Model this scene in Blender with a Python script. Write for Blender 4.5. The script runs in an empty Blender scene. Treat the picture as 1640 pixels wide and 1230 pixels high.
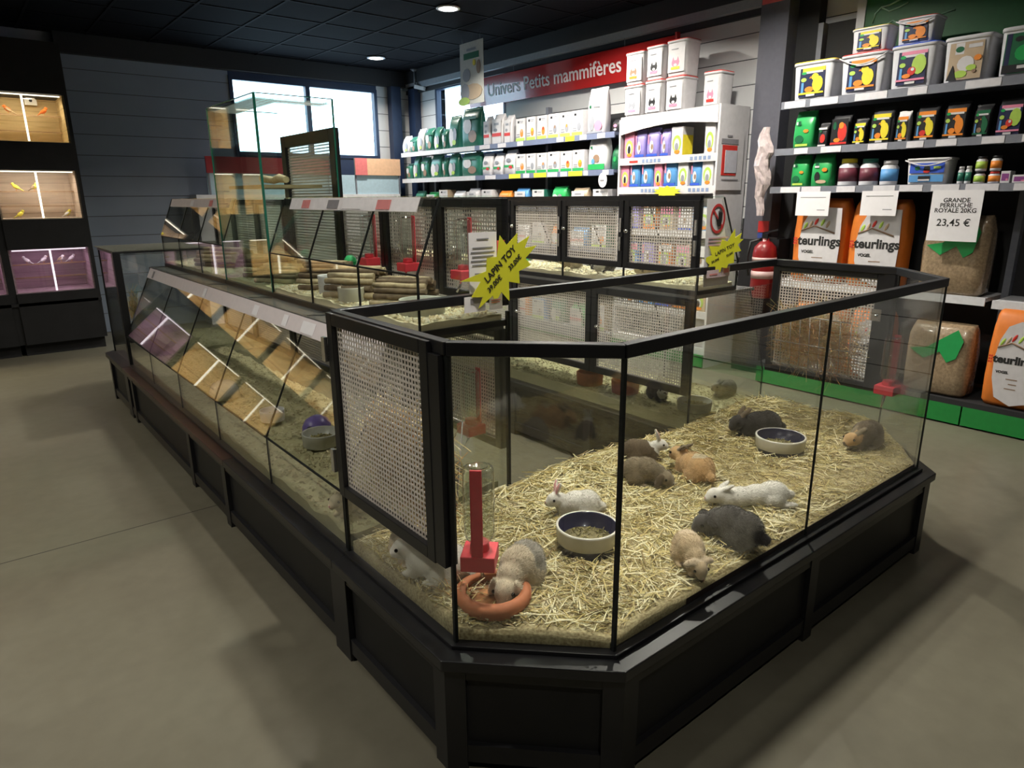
import bpy, bmesh, math, random
from mathutils import Vector, Matrix, noise
R=math.radians; PI=math.pi
rng=random.Random(7)
SC=bpy.context.scene; COL=SC.collection
# ---------------- camera
F=1085.0; PITCH=R(15.45); ROLL=R(-0.454); YAW=R(50.96)
fwd=Vector((math.cos(PITCH)*math.cos(YAW),math.cos(PITCH)*math.sin(YAW),-math.sin(PITCH)))
rt0=Vector((math.sin(YAW),-math.cos(YAW),0)); up0=rt0.cross(fwd)
RT=rt0*math.cos(ROLL)+up0*math.sin(ROLL); UP=-rt0*math.sin(ROLL)+up0*math.cos(ROLL)
CP=Vector((0,0,1.5))
cam=bpy.data.cameras.new('camera'); co=bpy.data.objects.new('camera',cam); COL.objects.link(co)
cam.sensor_width=36; cam.lens=F/1640*36; cam.clip_start=.02; cam.clip_end=100
m=Matrix((RT,UP,-fwd)).transposed().to_4x4(); m.translation=CP; co.matrix_world=m
SC.camera=co
def ray(u,v): return fwd+RT*((u-820)/F)-UP*((v-615)/F)
def atx(u,v,x): d=ray(u,v); return CP+d*((x-CP.x)/d.x)
def aty(u,v,y): d=ray(u,v); return CP+d*((y-CP.y)/d.y)
def atz(u,v,z): d=ray(u,v); return CP+d*((z-CP.z)/d.z)
# ---------------- world, view, lights
SC.view_settings.view_transform='Standard'; SC.view_settings.look='None'
SC.view_settings.gamma=1; SC.view_settings.use_curve_mapping=False
SC.view_settings.exposure=-0.12
try:
    SC.cycles.transparent_max_bounces=40; SC.cycles.max_bounces=8; SC.cycles.diffuse_bounces=3
    SC.cycles.glossy_bounces=4; SC.cycles.use_denoising=True; SC.cycles.sample_clamp_indirect=4
    SC.cycles.caustics_reflective=False; SC.cycles.caustics_refractive=False
except Exception: pass
w=bpy.data.worlds.new('world'); SC.world=w; w.use_nodes=True
nt=w.node_tree; bg=nt.nodes['Background']
tc=nt.nodes.new('ShaderNodeTexCoord'); sp=nt.nodes.new('ShaderNodeSeparateXYZ'); rp=nt.nodes.new('ShaderNodeValToRGB')
nt.links.new(tc.outputs['Generated'],sp.inputs[0]); nt.links.new(sp.outputs['Z'],rp.inputs[0])
rp.color_ramp.elements[0].position=0.0; rp.color_ramp.elements[0].color=(.45,.66,.85,1)
rp.color_ramp.elements[1].position=.15; rp.color_ramp.elements[1].color=(.62,.82,1,1)
nt.links.new(rp.outputs[0],bg.inputs[0]); bg.inputs[1].default_value=8
CEIL=3.2
DOWN=[(3.96,5.78),(4.54,8.25),(4.05,2.95),(2.0,3.3),(1.45,1.40),(2.65,1.40),(2.0,5.6),(-.9,2.6),(-1.0,5.6),(3.9,.9),(4.35,4.75),(.25,-.5)]  # last two added to brighten the display stand and the pen's near corner
DPOW={0:55,1:36,2:72,3:33,4:31,5:15,6:29,7:36,8:18,9:.5,10:72,11:17}
def downlight_lamp(i,x,y):
    l=bpy.data.lights.new('downlight_lamp','AREA'); l.shape='DISK'; l.size=.11; l.energy=DPOW[i]; l.color=(1,.95,.84); l.spread=R(152) if i in (2,10) else R(140)
    o=bpy.data.objects.new('downlight_lamp',l); COL.objects.link(o); o.location=(x,y,CEIL-.035)
for i,(x,y) in enumerate(DOWN): downlight_lamp(i,x,y)
def portal(loc,rot,sx,sy):
    l=bpy.data.lights.new('window_portal','AREA'); l.shape='RECTANGLE'; l.size=sx; l.size_y=sy
    try: l.cycles.is_portal=True
    except Exception: pass
    o=bpy.data.objects.new('window_portal',l); COL.objects.link(o); o.location=loc; o.rotation_euler=rot
portal((3.98,9.12,2.48),(R(-90),0,0),1.95,.88)
portal((5.52,7.6,2.48),(0,R(90),0),.88,1.4)
# ---------------- materials
MATS={}
def mat(name,col,rough=.6,metal=0,var=.06,scale=30,spec=.5,emit=None,es=0,bump=0,coat=0,sheen=0,trans=0,ior=1.45):
    if name in MATS: return MATS[name]
    m=bpy.data.materials.new(name); m.use_nodes=True; n=m.node_tree.nodes; L=m.node_tree.links; b=n['Principled BSDF']
    tc=n.new('ShaderNodeTexCoord'); no=n.new('ShaderNodeTexNoise'); no.inputs['Scale'].default_value=scale; no.inputs['Detail'].default_value=4
    L.new(tc.outputs['Object'],no.inputs['Vector'])
    r=n.new('ShaderNodeValToRGB'); e=r.color_ramp.elements
    e[0].position=.3; e[1].position=.7
    e[0].color=[max(0,c*(1-var)) for c in col]+[1]; e[1].color=[min(1,c*(1+var)) for c in col]+[1]
    L.new(no.outputs['Fac'],r.inputs[0]); L.new(r.outputs[0],b.inputs['Base Color'])
    b.inputs['Roughness'].default_value=rough; b.inputs['Metallic'].default_value=metal
    b.inputs['Specular IOR Level'].default_value=spec; b.inputs['IOR'].default_value=ior
    if coat: b.inputs['Coat Weight'].default_value=coat
    if sheen: b.inputs['Sheen Weight'].default_value=sheen
    if trans: b.inputs['Transmission Weight'].default_value=trans
    if emit: b.inputs['Emission Color'].default_value=list(emit)+[1]; b.inputs['Emission Strength'].default_value=es
    if bump:
        bp=n.new('ShaderNodeBump'); bp.inputs['Strength'].default_value=bump; bp.inputs['Distance'].default_value=.005
        L.new(no.outputs['Fac'],bp.inputs['Height']); L.new(bp.outputs[0],b.inputs['Normal'])
    MATS[name]=m; return m
def glassmat(name,tint,f0=.05,gain=1.5,gloss=(1,1,1)):
    if name in MATS: return MATS[name]
    m=bpy.data.materials.new(name); m.use_nodes=True; n=m.node_tree.nodes; L=m.node_tree.links; n.clear()
    out=n.new('ShaderNodeOutputMaterial'); mix=n.new('ShaderNodeMixShader'); t=n.new('ShaderNodeBsdfTransparent'); g=n.new('ShaderNodeBsdfGlossy')
    t.inputs[0].default_value=list(tint)+[1]; g.inputs[0].default_value=list(gloss)+[1]; g.inputs['Roughness'].default_value=0.01
    lw=n.new('ShaderNodeLayerWeight'); lw.inputs['Blend'].default_value=.5
    p=n.new('ShaderNodeMath'); p.operation='POWER'; p.inputs[1].default_value=5; L.new(lw.outputs['Facing'],p.inputs[0])
    ma=n.new('ShaderNodeMath'); ma.operation='MULTIPLY_ADD'; ma.inputs[1].default_value=gain; ma.inputs[2].default_value=f0
    L.new(p.outputs[0],ma.inputs[0])
    # faint smears of dust on the pane
    tc=n.new('ShaderNodeTexCoord'); no=n.new('ShaderNodeTexNoise'); no.inputs['Scale'].default_value=6; no.inputs['Detail'].default_value=5
    L.new(tc.outputs['Object'],no.inputs['Vector'])
    s=n.new('ShaderNodeMath'); s.operation='MULTIPLY'; s.inputs[1].default_value=.02; L.new(no.outputs['Fac'],s.inputs[0])
    a=n.new('ShaderNodeMath'); a.operation='ADD'; a.use_clamp=True; L.new(s.outputs[0],a.inputs[0]); L.new(ma.outputs[0],a.inputs[1])
    L.new(a.outputs[0],mix.inputs[0]); L.new(t.outputs[0],mix.inputs[1]); L.new(g.outputs[0],mix.inputs[2]); L.new(mix.outputs[0],out.inputs[0])
    MATS[name]=m; return m
GL=glassmat('clear_glass',(.985,.995,.985)); GG=glassmat('green_edge_glass',(.93,.985,.96))
PL=glassmat('clear_plastic',(.95,.97,.96),.06)
BLK=mat('black_lacquer',(.013,.013,.015),.36,0,.15,12,.5)
BLK2=mat('black_panel',(.016,.016,.017),.5,0,.12,8,.3)
SEAL=mat('black_seal',(.006,.008,.008),.5)
STEEL=mat('perforated_steel',(.80,.74,.68),.5,.25,.05,20)
CHROME=mat('chrome',(.75,.75,.75),.2,1)
WHITE=mat('white_plastic',(.80,.79,.80),.45); PAPER=mat('white_paper',(.85,.83,.86),.7,0,.02)
STRIP=mat('price_strip_paper',(.72,.66,.68),.5,0,.03)
RED=mat('red_plastic',(.80,.06,.085),.4); DECK=mat('grey_deck_glass',(.12,.12,.115),.25,0,.1,10)
INK=mat('black_ink',(.02,.02,.02),.6)
# ---------------- mesh helpers
class MB:
    def __init__(s): s.b=bmesh.new()
    def _m(s,fs,m):
        for f in fs: f.material_index=m
    def box(s,c,d,m=0,M=None,taper=1.0):
        x,y,z=d[0]/2,d[1]/2,d[2]/2; vs=[]
        for k in (-1,1):
            t=taper if k<0 else 1
            for i,j in ((-1,-1),(1,-1),(1,1),(-1,1)):
                p=Vector((i*x*t,j*y*t,k*z))
                if M is not None: p=M@p
                vs.append(s.b.verts.new(p+Vector(c)))
        fs=[s.b.faces.new([vs[i] for i in q]) for q in ((3,2,1,0),(4,5,6,7),(0,1,5,4),(1,2,6,5),(2,3,7,6),(3,0,4,7))]
        s._m(fs,m); return s
    def b2(s,a,b,m=0):
        return s.box([(a[i]+b[i])/2 for i in range(3)],[abs(b[i]-a[i]) for i in range(3)],m)
    def bar(s,a,b,w,h=None,m=0,upv=None):
        a=Vector(a);b=Vector(b); d=b-a; L=d.length; h=h or w
        z=d.normalized(); u=Vector(upv) if upv else (Vector((0,0,1)) if abs(z.z)<.95 else Vector((1,0,0)))
        x=u.cross(z).normalized(); y=z.cross(x)
        M=Matrix((x,y,z)).transposed()
        return s.box((a+b)/2,(w,h,L),m,M)
    def tube(s,pts,r,m=0,n=8,cap=True):
        pts=[Vector(p) for p in pts]; rs=r if isinstance(r,(list,tuple)) else [r]*len(pts); rings=[]
        for i,p in enumerate(pts):
            t=(pts[min(i+1,len(pts)-1)]-pts[max(i-1,0)]).normalized()
            u=Vector((0,0,1)) if abs(t.z)<.9 else Vector((1,0,0)); x=u.cross(t).normalized(); y=t.cross(x)
            rings.append([s.b.verts.new(p+x*math.cos(2*PI*k/n)*rs[i]+y*math.sin(2*PI*k/n)*rs[i]) for k in range(n)])
        fs=[]
        for A,B in zip(rings,rings[1:]):
            for k in range(n): f=s.b.faces.new((A[k],A[(k+1)%n],B[(k+1)%n],B[k])); f.smooth=True; fs.append(f)
        if cap: fs.append(s.b.faces.new(rings[0][::-1])); fs.append(s.b.faces.new(rings[-1]))
        s._m(fs,m); return s
    def lathe(s,prof,c=(0,0,0),m=0,n=32,sx=1,sy=1,smooth=True,sq=0,ms=None):
        rings=[]; c=Vector(c)
        for r,z in prof:
            ring=[]
            for k in range(n):
                a=2*PI*k/n; ca,sa=math.cos(a),math.sin(a)
                if sq:
                    e=1-sq; ca=math.copysign(abs(ca)**e,ca); sa=math.copysign(abs(sa)**e,sa)
                ring.append(s.b.verts.new(c+Vector((ca*r*sx,sa*r*sy,z))))
            rings.append(ring)
        for i,(A,B) in enumerate(zip(rings,rings[1:])):
            for k in range(n):
                f=s.b.faces.new((A[k],A[(k+1)%n],B[(k+1)%n],B[k])); f.smooth=smooth; f.material_index=ms[i] if ms else m
        if prof[0][0]>1e-4: f=s.b.faces.new(rings[0][::-1]); f.material_index=ms[0] if ms else m
        if prof[-1][0]>1e-4: f=s.b.faces.new(rings[-1]); f.material_index=ms[-1] if ms else m
        return s
    def prism(s,poly,z0,z1,m=0,M=None,c=(0,0,0)):
        c=Vector(c)
        def P(x,y,z):
            p=Vector((x,y,z)); return (M@p if M is not None else p)+c
        A=[s.b.verts.new(P(x,y,z0)) for x,y in poly]; B=[s.b.verts.new(P(x,y,z1)) for x,y in poly]; n=len(poly)
        fs=[s.b.faces.new(A[::-1]),s.b.faces.new(B)]+[s.b.faces.new((A[i],A[(i+1)%n],B[(i+1)%n],B[i])) for i in range(n)]
        s._m(fs,m); return s
    def ell(s,c,r,m=0,M=None,sub=2):
        T=Matrix.Translation(Vector(c))@(M.to_4x4() if M is not None else Matrix())@Matrix.Diagonal((r[0],r[1],r[2],1))
        g=bmesh.ops.create_icosphere(s.b,subdivisions=sub,radius=1,matrix=T)
        for v in g['verts']:
            for f in v.link_faces: f.material_index=m; f.smooth=True
        return s
    def quad(s,a,b,c,d,t,m=0):
        # a slab of thickness t over four corner points
        P=[Vector(p) for p in (a,b,c,d)]; n=(P[1]-P[0]).cross(P[3]-P[0]).normalized()*t
        A=[s.b.verts.new(p) for p in P]; B=[s.b.verts.new(p+n) for p in P]
        fs=[s.b.faces.new(A[::-1]),s.b.faces.new(B)]+[s.b.faces.new((A[i],A[(i+1)%4],B[(i+1)%4],B[i])) for i in range(4)]
        s._m(fs,m); return s
    def done(s,name,mats,parent=None,bevel=0,smooth=False,local=False,recalc=True):
        me=bpy.data.meshes.new(name)
        if recalc: bmesh.ops.recalc_face_normals(s.b,faces=s.b.faces)
        if parent is not None and not local:
            bmesh.ops.translate(s.b,verts=s.b.verts,vec=-WL[parent.name])
        s.b.to_mesh(me); s.b.free()
        for x in (mats if isinstance(mats,(list,tuple)) else [mats]): me.materials.append(x)
        if smooth:
            for p in me.polygons: p.use_smooth=True
        o=bpy.data.objects.new(name,me); COL.objects.link(o)
        if parent is not None: o.parent=parent; WL[o.name]=WL[parent.name]
        else: WL[o.name]=Vector((0,0,0))
        if bevel:
            b=o.modifiers.new('bevel','BEVEL'); b.width=bevel; b.segments=2; b.limit_method='ANGLE'
        return o
WL={}
def thing(name,label,cat,loc=(0,0,0),rz=0,group=None):
    o=bpy.data.objects.new(name,None); COL.objects.link(o); o.location=loc; o.rotation_euler.z=rz; o.empty_display_size=.05
    o['label']=label; o['category']=cat
    if group: o['group']=group
    WL[o.name]=Vector(loc); return o
def tag(o,label,cat,group=None,kind=None):
    o['label']=label; o['category']=cat
    if group: o['group']=group
    if kind: o['kind']=kind
    return o
def recentre(o):
    # put a single-mesh thing's origin at the centre of its base
    me=o.data; xs=[v.co for v in me.vertices]
    c=Vector((sum(v.x for v in xs)/len(xs),sum(v.y for v in xs)/len(xs),min(v.z for v in xs)))
    me.transform(Matrix.Translation(-c)); o.location=c; WL[o.name]=c; return o
def struct(o): o['kind']='structure'; return o
def dup(root,loc,rz=0,label=None,group=None,scale=None):
    r=root.copy(); COL.objects.link(r); r.location=loc; r.rotation_euler.z=rz
    if label: r['label']=label
    if group: r['group']=group
    if scale: r.scale=scale
    WL[r.name]=Vector(loc)
    for ch in list(root.children):
        c=ch.copy(); COL.objects.link(c); c.parent=r
        for g in list(ch.children):
            d=g.copy(); COL.objects.link(d); d.parent=c
    return r
def sheet(mb,axis,k,u0,u1,z0,z1,pitch=.0148,w=.0066,t=.0015,m=0):
    # square-hole perforated sheet standing in the plane axis=k
    def B(ua,ub,za,zb,tt):
        if axis=='x': mb.b2((k-tt/2,ua,za),(k+tt/2,ub,zb),m)
        else: mb.b2((ua,k-tt/2,za),(ub,k+tt/2,zb),m)
    n=max(2,round((u1-u0)/pitch)); q=max(2,round((z1-z0)/pitch))
    for i in range(n+1):
        u=u0+(u1-u0)*i/n; B(u-w/2,u+w/2,z0,z1,t)
    for i in range(q+1):
        z=z0+(z1-z0)*i/q; B(u0,u1,z-w/2,z+w/2,t*.8)
def frame(mb,axis,k,u0,u1,z0,z1,w,t,m=0,wb=None):
    wb=wb or w
    def B(ua,ub,za,zb):
        if axis=='x': mb.b2((k-t/2,ua,za),(k+t/2,ub,zb),m)
        else: mb.b2((ua,k-t/2,za),(ub,k+t/2,zb),m)
    B(u0,u0+w,z0,z1); B(u1-w,u1,z0,z1); B(u0+w,u1-w,z0,z0+wb); B(u0+w,u1-w,z1-w,z1)
def text_mesh(name,body,size,M,mats,parent=None,ext=.0006,bold=0,align='CENTER',shear=0):
    cu=bpy.data.curves.new(name,'FONT'); cu.body=body; cu.size=size; cu.extrude=ext; cu.offset=bold; cu.align_x=align; cu.align_y='CENTER'; cu.shear=shear; cu.resolution_u=3
    o=bpy.data.objects.new(name+'_tmp',cu); COL.objects.link(o)
    dg=bpy.context.evaluated_depsgraph_get(); me=bpy.data.meshes.new_from_object(o.evaluated_get(dg)); bpy.data.objects.remove(o)
    me.transform(M); me.materials.clear()
    if parent is not None: me.transform(Matrix.Translation(-WL[parent.name]))
    me.materials.append(mats); o=bpy.data.objects.new(name,me); COL.objects.link(o)
    if parent is not None: o.parent=parent; WL[o.name]=WL[parent.name]
    return o
def facing(n,c,rot=0):
    # matrix that lays local XY on a vertical plane whose outward normal is n (unit, horizontal), centred at c
    n=Vector(n).normalized(); z=Vector((0,0,1)); x=z.cross(n); M=Matrix((x,z,n)).transposed().to_4x4()
    M=M@Matrix.Rotation(rot,4,'Z'); M.translation=Vector(c); return M
# ================= THE ROOM
def concrete():
    m=bpy.data.materials.new('concrete_floor'); m.use_nodes=True; n=m.node_tree.nodes; L=m.node_tree.links; b=n['Principled BSDF']
    tc=n.new('ShaderNodeTexCoord')
    a=n.new('ShaderNodeTexNoise'); a.inputs['Scale'].default_value=.7; a.inputs['Detail'].default_value=6; a.inputs['Roughness'].default_value=.6
    c=n.new('ShaderNodeTexNoise'); c.inputs['Scale'].default_value=14; c.inputs['Detail'].default_value=5
    L.new(tc.outputs['Object'],a.inputs[0]); L.new(tc.outputs['Object'],c.inputs[0])
    r=n.new('ShaderNodeValToRGB'); r.color_ramp.elements[0].position=.3; r.color_ramp.elements[1].position=.7
    r.color_ramp.elements[0].color=(.115,.102,.072,1); r.color_ramp.elements[1].color=(.19,.178,.132,1)
    mx=n.new('ShaderNodeMixRGB'); mx.inputs[0].default_value=.25; L.new(a.outputs[0],mx.inputs[1]); L.new(c.outputs[0],mx.inputs[2])
    L.new(mx.outputs[0],r.inputs[0]); L.new(r.outputs[0],b.inputs['Base Color'])
    b.inputs['Roughness'].default_value=.38; b.inputs['Specular IOR Level'].default_value=.35
    return m
FL=concrete()
CEILM=mat('ceiling_tile_black',(.005,.005,.007),.9,0,.06,30,.08); CEILG=mat('ceiling_grid',(.006,.006,.008),.8,0,.06,30,.1)
GREYW=mat('grey_wall_panel',(.23,.27,.34),.5,0,.03,4,.4); GREYL=mat('light_grey_siding',(.58,.58,.59),.5,0,.03,4)
DARKF=mat('dark_blue_frame',(.02,.035,.08),.4); GAP=mat('panel_joint',(.08,.08,.09),.8)
TRIMG=mat('grey_trim',(.16,.17,.19),.5); BLKW=mat('black_wall',(.014,.014,.016),.7)
mb=MB(); mb.b2((-6.1,-4.1,-.1),(5.7,9.3,0)); struct(mb.done('floor',FL))
mb=MB(); mb.b2((-6,3.399,0),(.85,3.404,.0006)); mb.b2((5.5-4.6,-.9,0),(5.5,-.895,.0006)); struct(mb.done('trim_5',mat('floor_joint',(.05,.045,.04),.8)))
mb=MB(); mb.b2((-6.1,-4.1,CEIL),(5.7,9.3,CEIL+.1),0)
struct(mb.done('ceiling',CEILM))
mb=MB()
for i in range(19): x=-6+.6*i+.3; mb.b2((x-.012,-4,CEIL-.006),(x+.012,9.1,CEIL))
for i in range(22): y=-4+.6*i+.25; mb.b2((-6,y-.012,CEIL-.0055),(5.5,y+.012,CEIL))
struct(mb.done('trim_1',CEILG))
# back wall y=9.1 with a two-light window opening x 3.0..4.95, z 2.06..2.92
def siding(name,axis,k,u0,u1,z0,z1,step,thick,mm,gap=None):
    mb=MB(); z=z0
    out=-1
    while z<z1-1e-4:
        zz=min(z+step,z1)
        if axis=='y': mb.b2((u0,k,z+.004),(u1,k+thick,zz-.004),0); mb.b2((u0,k+.004,z),(u1,k+thick,zz),1)
        else: mb.b2((k,u0,z+.004),(k+thick,u1,zz-.004),0); mb.b2((k+.004,u0,z),(k+thick,u1,zz),1)
        z=zz
    return struct(mb.done(name,[mm,gap or GAP]))
siding('wall_back','y',9.1,-6,2.97,0,CEIL,.22,.15,GREYW)
siding('wall_back_beside','y',9.1,4.98,5.5,0,CEIL,.22,.15,GREYL)
mb=MB(); mb.b2((2.97,9.1,0),(4.98,9.25,2.05),0); mb.b2((2.97,9.1,2.93),(4.98,9.25,CEIL),1); struct(mb.done('wall_back_window_bay',[DARKF,DARKF]))
mb=MB(); frame(mb,'y',9.12,2.97,4.98,2.03,2.95,.045,.07,0); mb.b2((3.94,9.085,2.07),(4.0,9.155,2.91),0)
wf=struct(mb.done('window_1',DARKF))
mb=MB(); mb.b2((3.015,9.13,2.07),(4.94,9.136,2.91)); mb.done('pane',GL,wf)
# right wall x=5.5, window y 6.9..8.35 z 2.03..2.92
siding('wall_right','x',5.5,-4,6.88,0,CEIL,.20,.15,GREYL)
siding('wall_right_corner','x',5.5,8.38,9.1,0,CEIL,.20,.15,GREYL)
mb=MB(); mb.b2((5.5,6.88,0),(5.65,8.38,2.03)); mb.b2((5.5,6.88,2.93),(5.65,8.38,CEIL)); struct(mb.done('wall_right_window_bay',DARKF))
mb=MB(); frame(mb,'x',5.53,6.86,8.40,2.01,2.95,.045,.07,0); wf=struct(mb.done('window_2',DARKF))
mb=MB(); mb.b2((5.54,6.9,2.05),(5.546,8.36,2.91)); mb.done('pane',GL,wf)
mb=MB(); mb.b2((5.40,3.35,2.97),(5.5,9.1,3.04)); struct(mb.done('trim_2',mat('trim_light',(.25,.27,.30),.5)))
mb=MB(); mb.b2((5.38,3.35,3.04),(5.5,9.1,CEIL)); mb.b2((5.46,3.35,2.92),(5.5,9.1,2.97)); mb.b2((1.2,9.0,3.0),(5.4,9.1,CEIL)); struct(mb.done('trim_3',BLKW))
mb=MB(); mb.b2((5.40,8.78,0),(5.5,8.95,3.0)); mb.b2((5.15,8.98,0),(5.3,9.1,3.0)); struct(mb.done('trim_4',DARKF))
mb=MB(); mb.b2((-6.1,-4,0),(-6,9.1,CEIL)); struct(mb.done('wall_left',mat('dim_wall',(.16,.15,.14),.7)))
mb=MB(); mb.b2((-6,-4.1,0),(5.5,-4,CEIL)); struct(mb.done('wall_front',MATS['dim_wall']))
# grey steel column and black wall piece beside the bird-food shelving
mb=MB(); mb.b2((5.26,3.10,0),(5.5,3.34,CEIL)); struct(mb.done('wall_right_column',mat('grey_column',(.10,.10,.125),.4)))
mb=MB(); mb.b2((5.252,3.092,0),(5.26,3.348,1.14)); mb.b2((5.26,3.34,0),(5.5,3.348,1.14)); mb.b2((5.485,3.348,0),(5.5,3.50,1.3)); struct(mb.done('trim_6',BLKW))
mb=MB(); mb.b2((5.40,2.93,0),(5.5,3.10,CEIL)); struct(mb.done('wall_right_recess',BLKW))
# ceiling downlights: first two seen, the others assumed out of view
LAMP=mat('lamp_glow',(1,1,1),.5,0,0,5,.5,(1,.97,.92),14)
for i,(x,y) in enumerate(DOWN[:2]+DOWN[2:]):
    lb=['round recessed ceiling downlight, nearer of the two seen','round recessed ceiling downlight towards the window wall']
    if i<2: lab=lb[i]; grp=None
    else: lab='recessed ceiling downlight above or behind the camera, outside the view'; grp='downlights out of view'
    t=thing('ceiling_downlight',lab,'light',(x,y,CEIL-.01),0,grp)
    mb=MB(); mb.lathe([(.085,0),(.11,0),(.112,-.008),(.088,-.012),(.085,0)],(x,y,CEIL-.008),n=28); mb.done('ring',WHITE,t)
    mb=MB(); mb.lathe([(.084,0),(.084,.006)],(x,y,CEIL-.018),n=28); mb.done('diffuser',LAMP,t)
# smoke detector / camera in the corner
p=aty(664,122,8.7); t=thing('security_camera','small white security camera hanging in the corner by the window','camera',(p.x,8.7,CEIL))
mb=MB(); mb.tube([(p.x,8.7,CEIL),(p.x,8.7,2.98)],.015); mb.lathe([(.06,0),(.02,-.03)],(p.x,8.7,CEIL)); mb.done('mount',TRIMG,t)
mb=MB(); mb.bar((p.x,8.7,2.98),(p.x+.06,8.55,2.94),.05,.05); mb.done('housing',WHITE,t,bevel=.006)
# red banner
BAN=mat('red_banner',(.42,.02,.02),.16,0,.03,3,.7,coat=.8)
t=thing('hanging_banner','long red banner reading Univers Petits mammifères high on the right wall','banner',(5.45,5.8,2.72))
mb=MB(); mb.b2((5.42,4.27,2.59),(5.445,7.5,2.90)); mb.done('board',BAN,t)
mb=MB(); mb.b2((5.40,4.25,2.57),(5.45,4.27,2.92)); mb.done('edge_cap',mat('red_edge',(.45,.02,.02),.4),t)
text_mesh('lettering','Univers Petits mammifères',.20,facing((-1,0,0),(5.417,6.02,2.745)),mat('banner_letters',(.8,.75,.75),.5),t,.0015,.002)
t.rotation_euler.y=R(-5)
for y in (4.9,6.6):
    mb=MB(); mb.tube([(5.435,y,2.90),(5.435,y,CEIL)],.004,n=6); mb.done('hanging_wire',TRIMG,t)
# small signs at the top of the column
t=thing('wall_sign','small red and white sign at the top of the grey column','sign',(5.24,3.2,2.99))
mb=MB(); mb.b2((5.25,3.10,2.93),(5.258,3.33,3.13)); mb.done('plate',mat('sign_red',(.7,.12,.12),.5),t)
mb=MB(); mb.b2((5.246,3.13,2.99),(5.25,3.30,3.01)); mb.b2((5.246,3.13,3.04),(5.25,3.30,3.08)); mb.done('lettering',PAPER,t)
# fire extinguisher
def extinguisher():
    t=thing('fire_extinguisher','red fire extinguisher hanging on the dark column behind the pens','fire extinguisher',(5.14,3.05,.68))
    c=(5.14,3.05,.68); RX=mat('extinguisher_red',(.20,.008,.01),.35,coat=.3)
    mb=MB(); mb.lathe([(.0,0),(.085,.0),(.095,.02),(.095,.36),(.085,.41),(.05,.45),(.03,.46),(.03,.48)],c,n=28); mb.done('cylinder',RX,t)
    mb=MB(); mb.box((5.14,3.05,1.175),(.05,.05,.04)); mb.bar((5.14,3.08,1.20),(5.14,2.95,1.23),.018,.012); mb.bar((5.14,3.08,1.17),(5.14,2.95,1.16),.018,.01); mb.done('valve_handle',BLK,t)
    mb=MB(); mb.tube([(5.14,3.07,1.16),(5.08,3.15,1.13),(5.05,3.15,1.0),(5.05,3.13,.86)],.011); mb.done('hose',INK,t)
    mb=MB(); mb.lathe([(.0962,.16),(.0962,.22)],c,n=28); mb.lathe([(.0962,.30),(.0962,.33)],c,n=28); mb.done('label_band',mat('dull_label',(.5,.35,.33),.5),t)
    mb=MB(); mb.b2((5.22,2.98,.9),(5.40,3.098,1.15)); mb.done('wall_bracket',BLK,t)
extinguisher()
t=thing('wall_sign','red and blue extinguisher notice above the extinguisher','sign',(5.25,3.15,1.15))
mb=MB(); mb.b2((5.252,3.105,1.20),(5.259,3.2,1.29),0); mb.b2((5.252,3.105,1.15),(5.259,3.2,1.195),1); mb.done('plate',[mat('notice_red',(.5,.03,.03),.4),mat('notice_blue',(.05,.08,.3),.4)],t)
# ================= THE ANIMAL ISLAND
# plan: x .85..3.38, y 1.0..6.2; chamfered corners, open staff aisle x 1.53..2.66
X0,X1=.85,3.32; Y0,YA,YB,Y1=1.0,1.91,5.32,6.22; CH=.29; XL,XR=1.53,2.66; ZL=.365; ZR0,ZR=1.145,1.178
TH=.006
def off(poly,d):
    # offset a convex-ish closed polygon outward (ccw)
    n=len(poly); out=[]
    for i in range(n):
        p=Vector(poly[i]);a=Vector(poly[i-1]);b=Vector(poly[(i+1)%n])
        e1=(p-a).normalized();e2=(b-p).normalized(); n1=Vector((e1.y,-e1.x)); n2=Vector((e2.y,-e2.x))
        k=(n1+n2); k=k/(k.dot(n1)) if k.dot(n1)>1e-6 else n1
        out.append(tuple(p+k*d))
    return out
FRONT=[(X0+CH,Y0),(X1-CH,Y0),(X1,Y0+CH),(X1,YA),(X0,YA),(X0,Y0+CH)]
BACK=[(X0,YB),(X1,YB),(X1,Y1-CH),(X1-CH,Y1),(X0+CH,Y1),(X0,Y1-CH)]
def wallrun(mb,a,b,z0,z1,t,m=0):
    a=Vector(a);b=Vector(b); d=(b-a).normalized(); n=Vector((d.y,-d.x))*t
    mb.prism([tuple(a),tuple(b),tuple(b-n),tuple(a-n)],z0,z1,m)
def base_side(t,a,b,npan,zt=.33,stops=None):
    # recessed panels between posts under the ledge, a plinth rail at the floor
    a=Vector(a);b=Vector(b);L=(b-a).length;d=(b-a)/L;n=Vector((d.y,-d.x)); pw=.055
    mb=MB()
    stops=[q/L for q in stops] if stops else [i/npan for i in range(npan+1)]
    for st in stops:
        s=min(max(L*st-pw/2,0),L-pw); p=a+d*s; q=p+d*pw
        mb.prism([tuple(p),tuple(q),tuple(q-n*.05),tuple(p-n*.05)],.0 ,zt)
    wallrun(mb,a-n*.004,b-n*.004,.03,.085,.04); wallrun(mb,a-n*.004,b-n*.004,zt-.04,zt,.04)
    mb.done('base_frame',BLK,t)
    for s0,s1 in zip(stops,stops[1:]):
        p=a+d*(L*s0+pw/2-.01)-n*.02; q=a+d*(L*s1-pw/2+.01)-n*.02; mb=MB(); wallrun(mb,p,q,.08,zt-.035,.02); mb.done('base_panel',BLK2,t)
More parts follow.
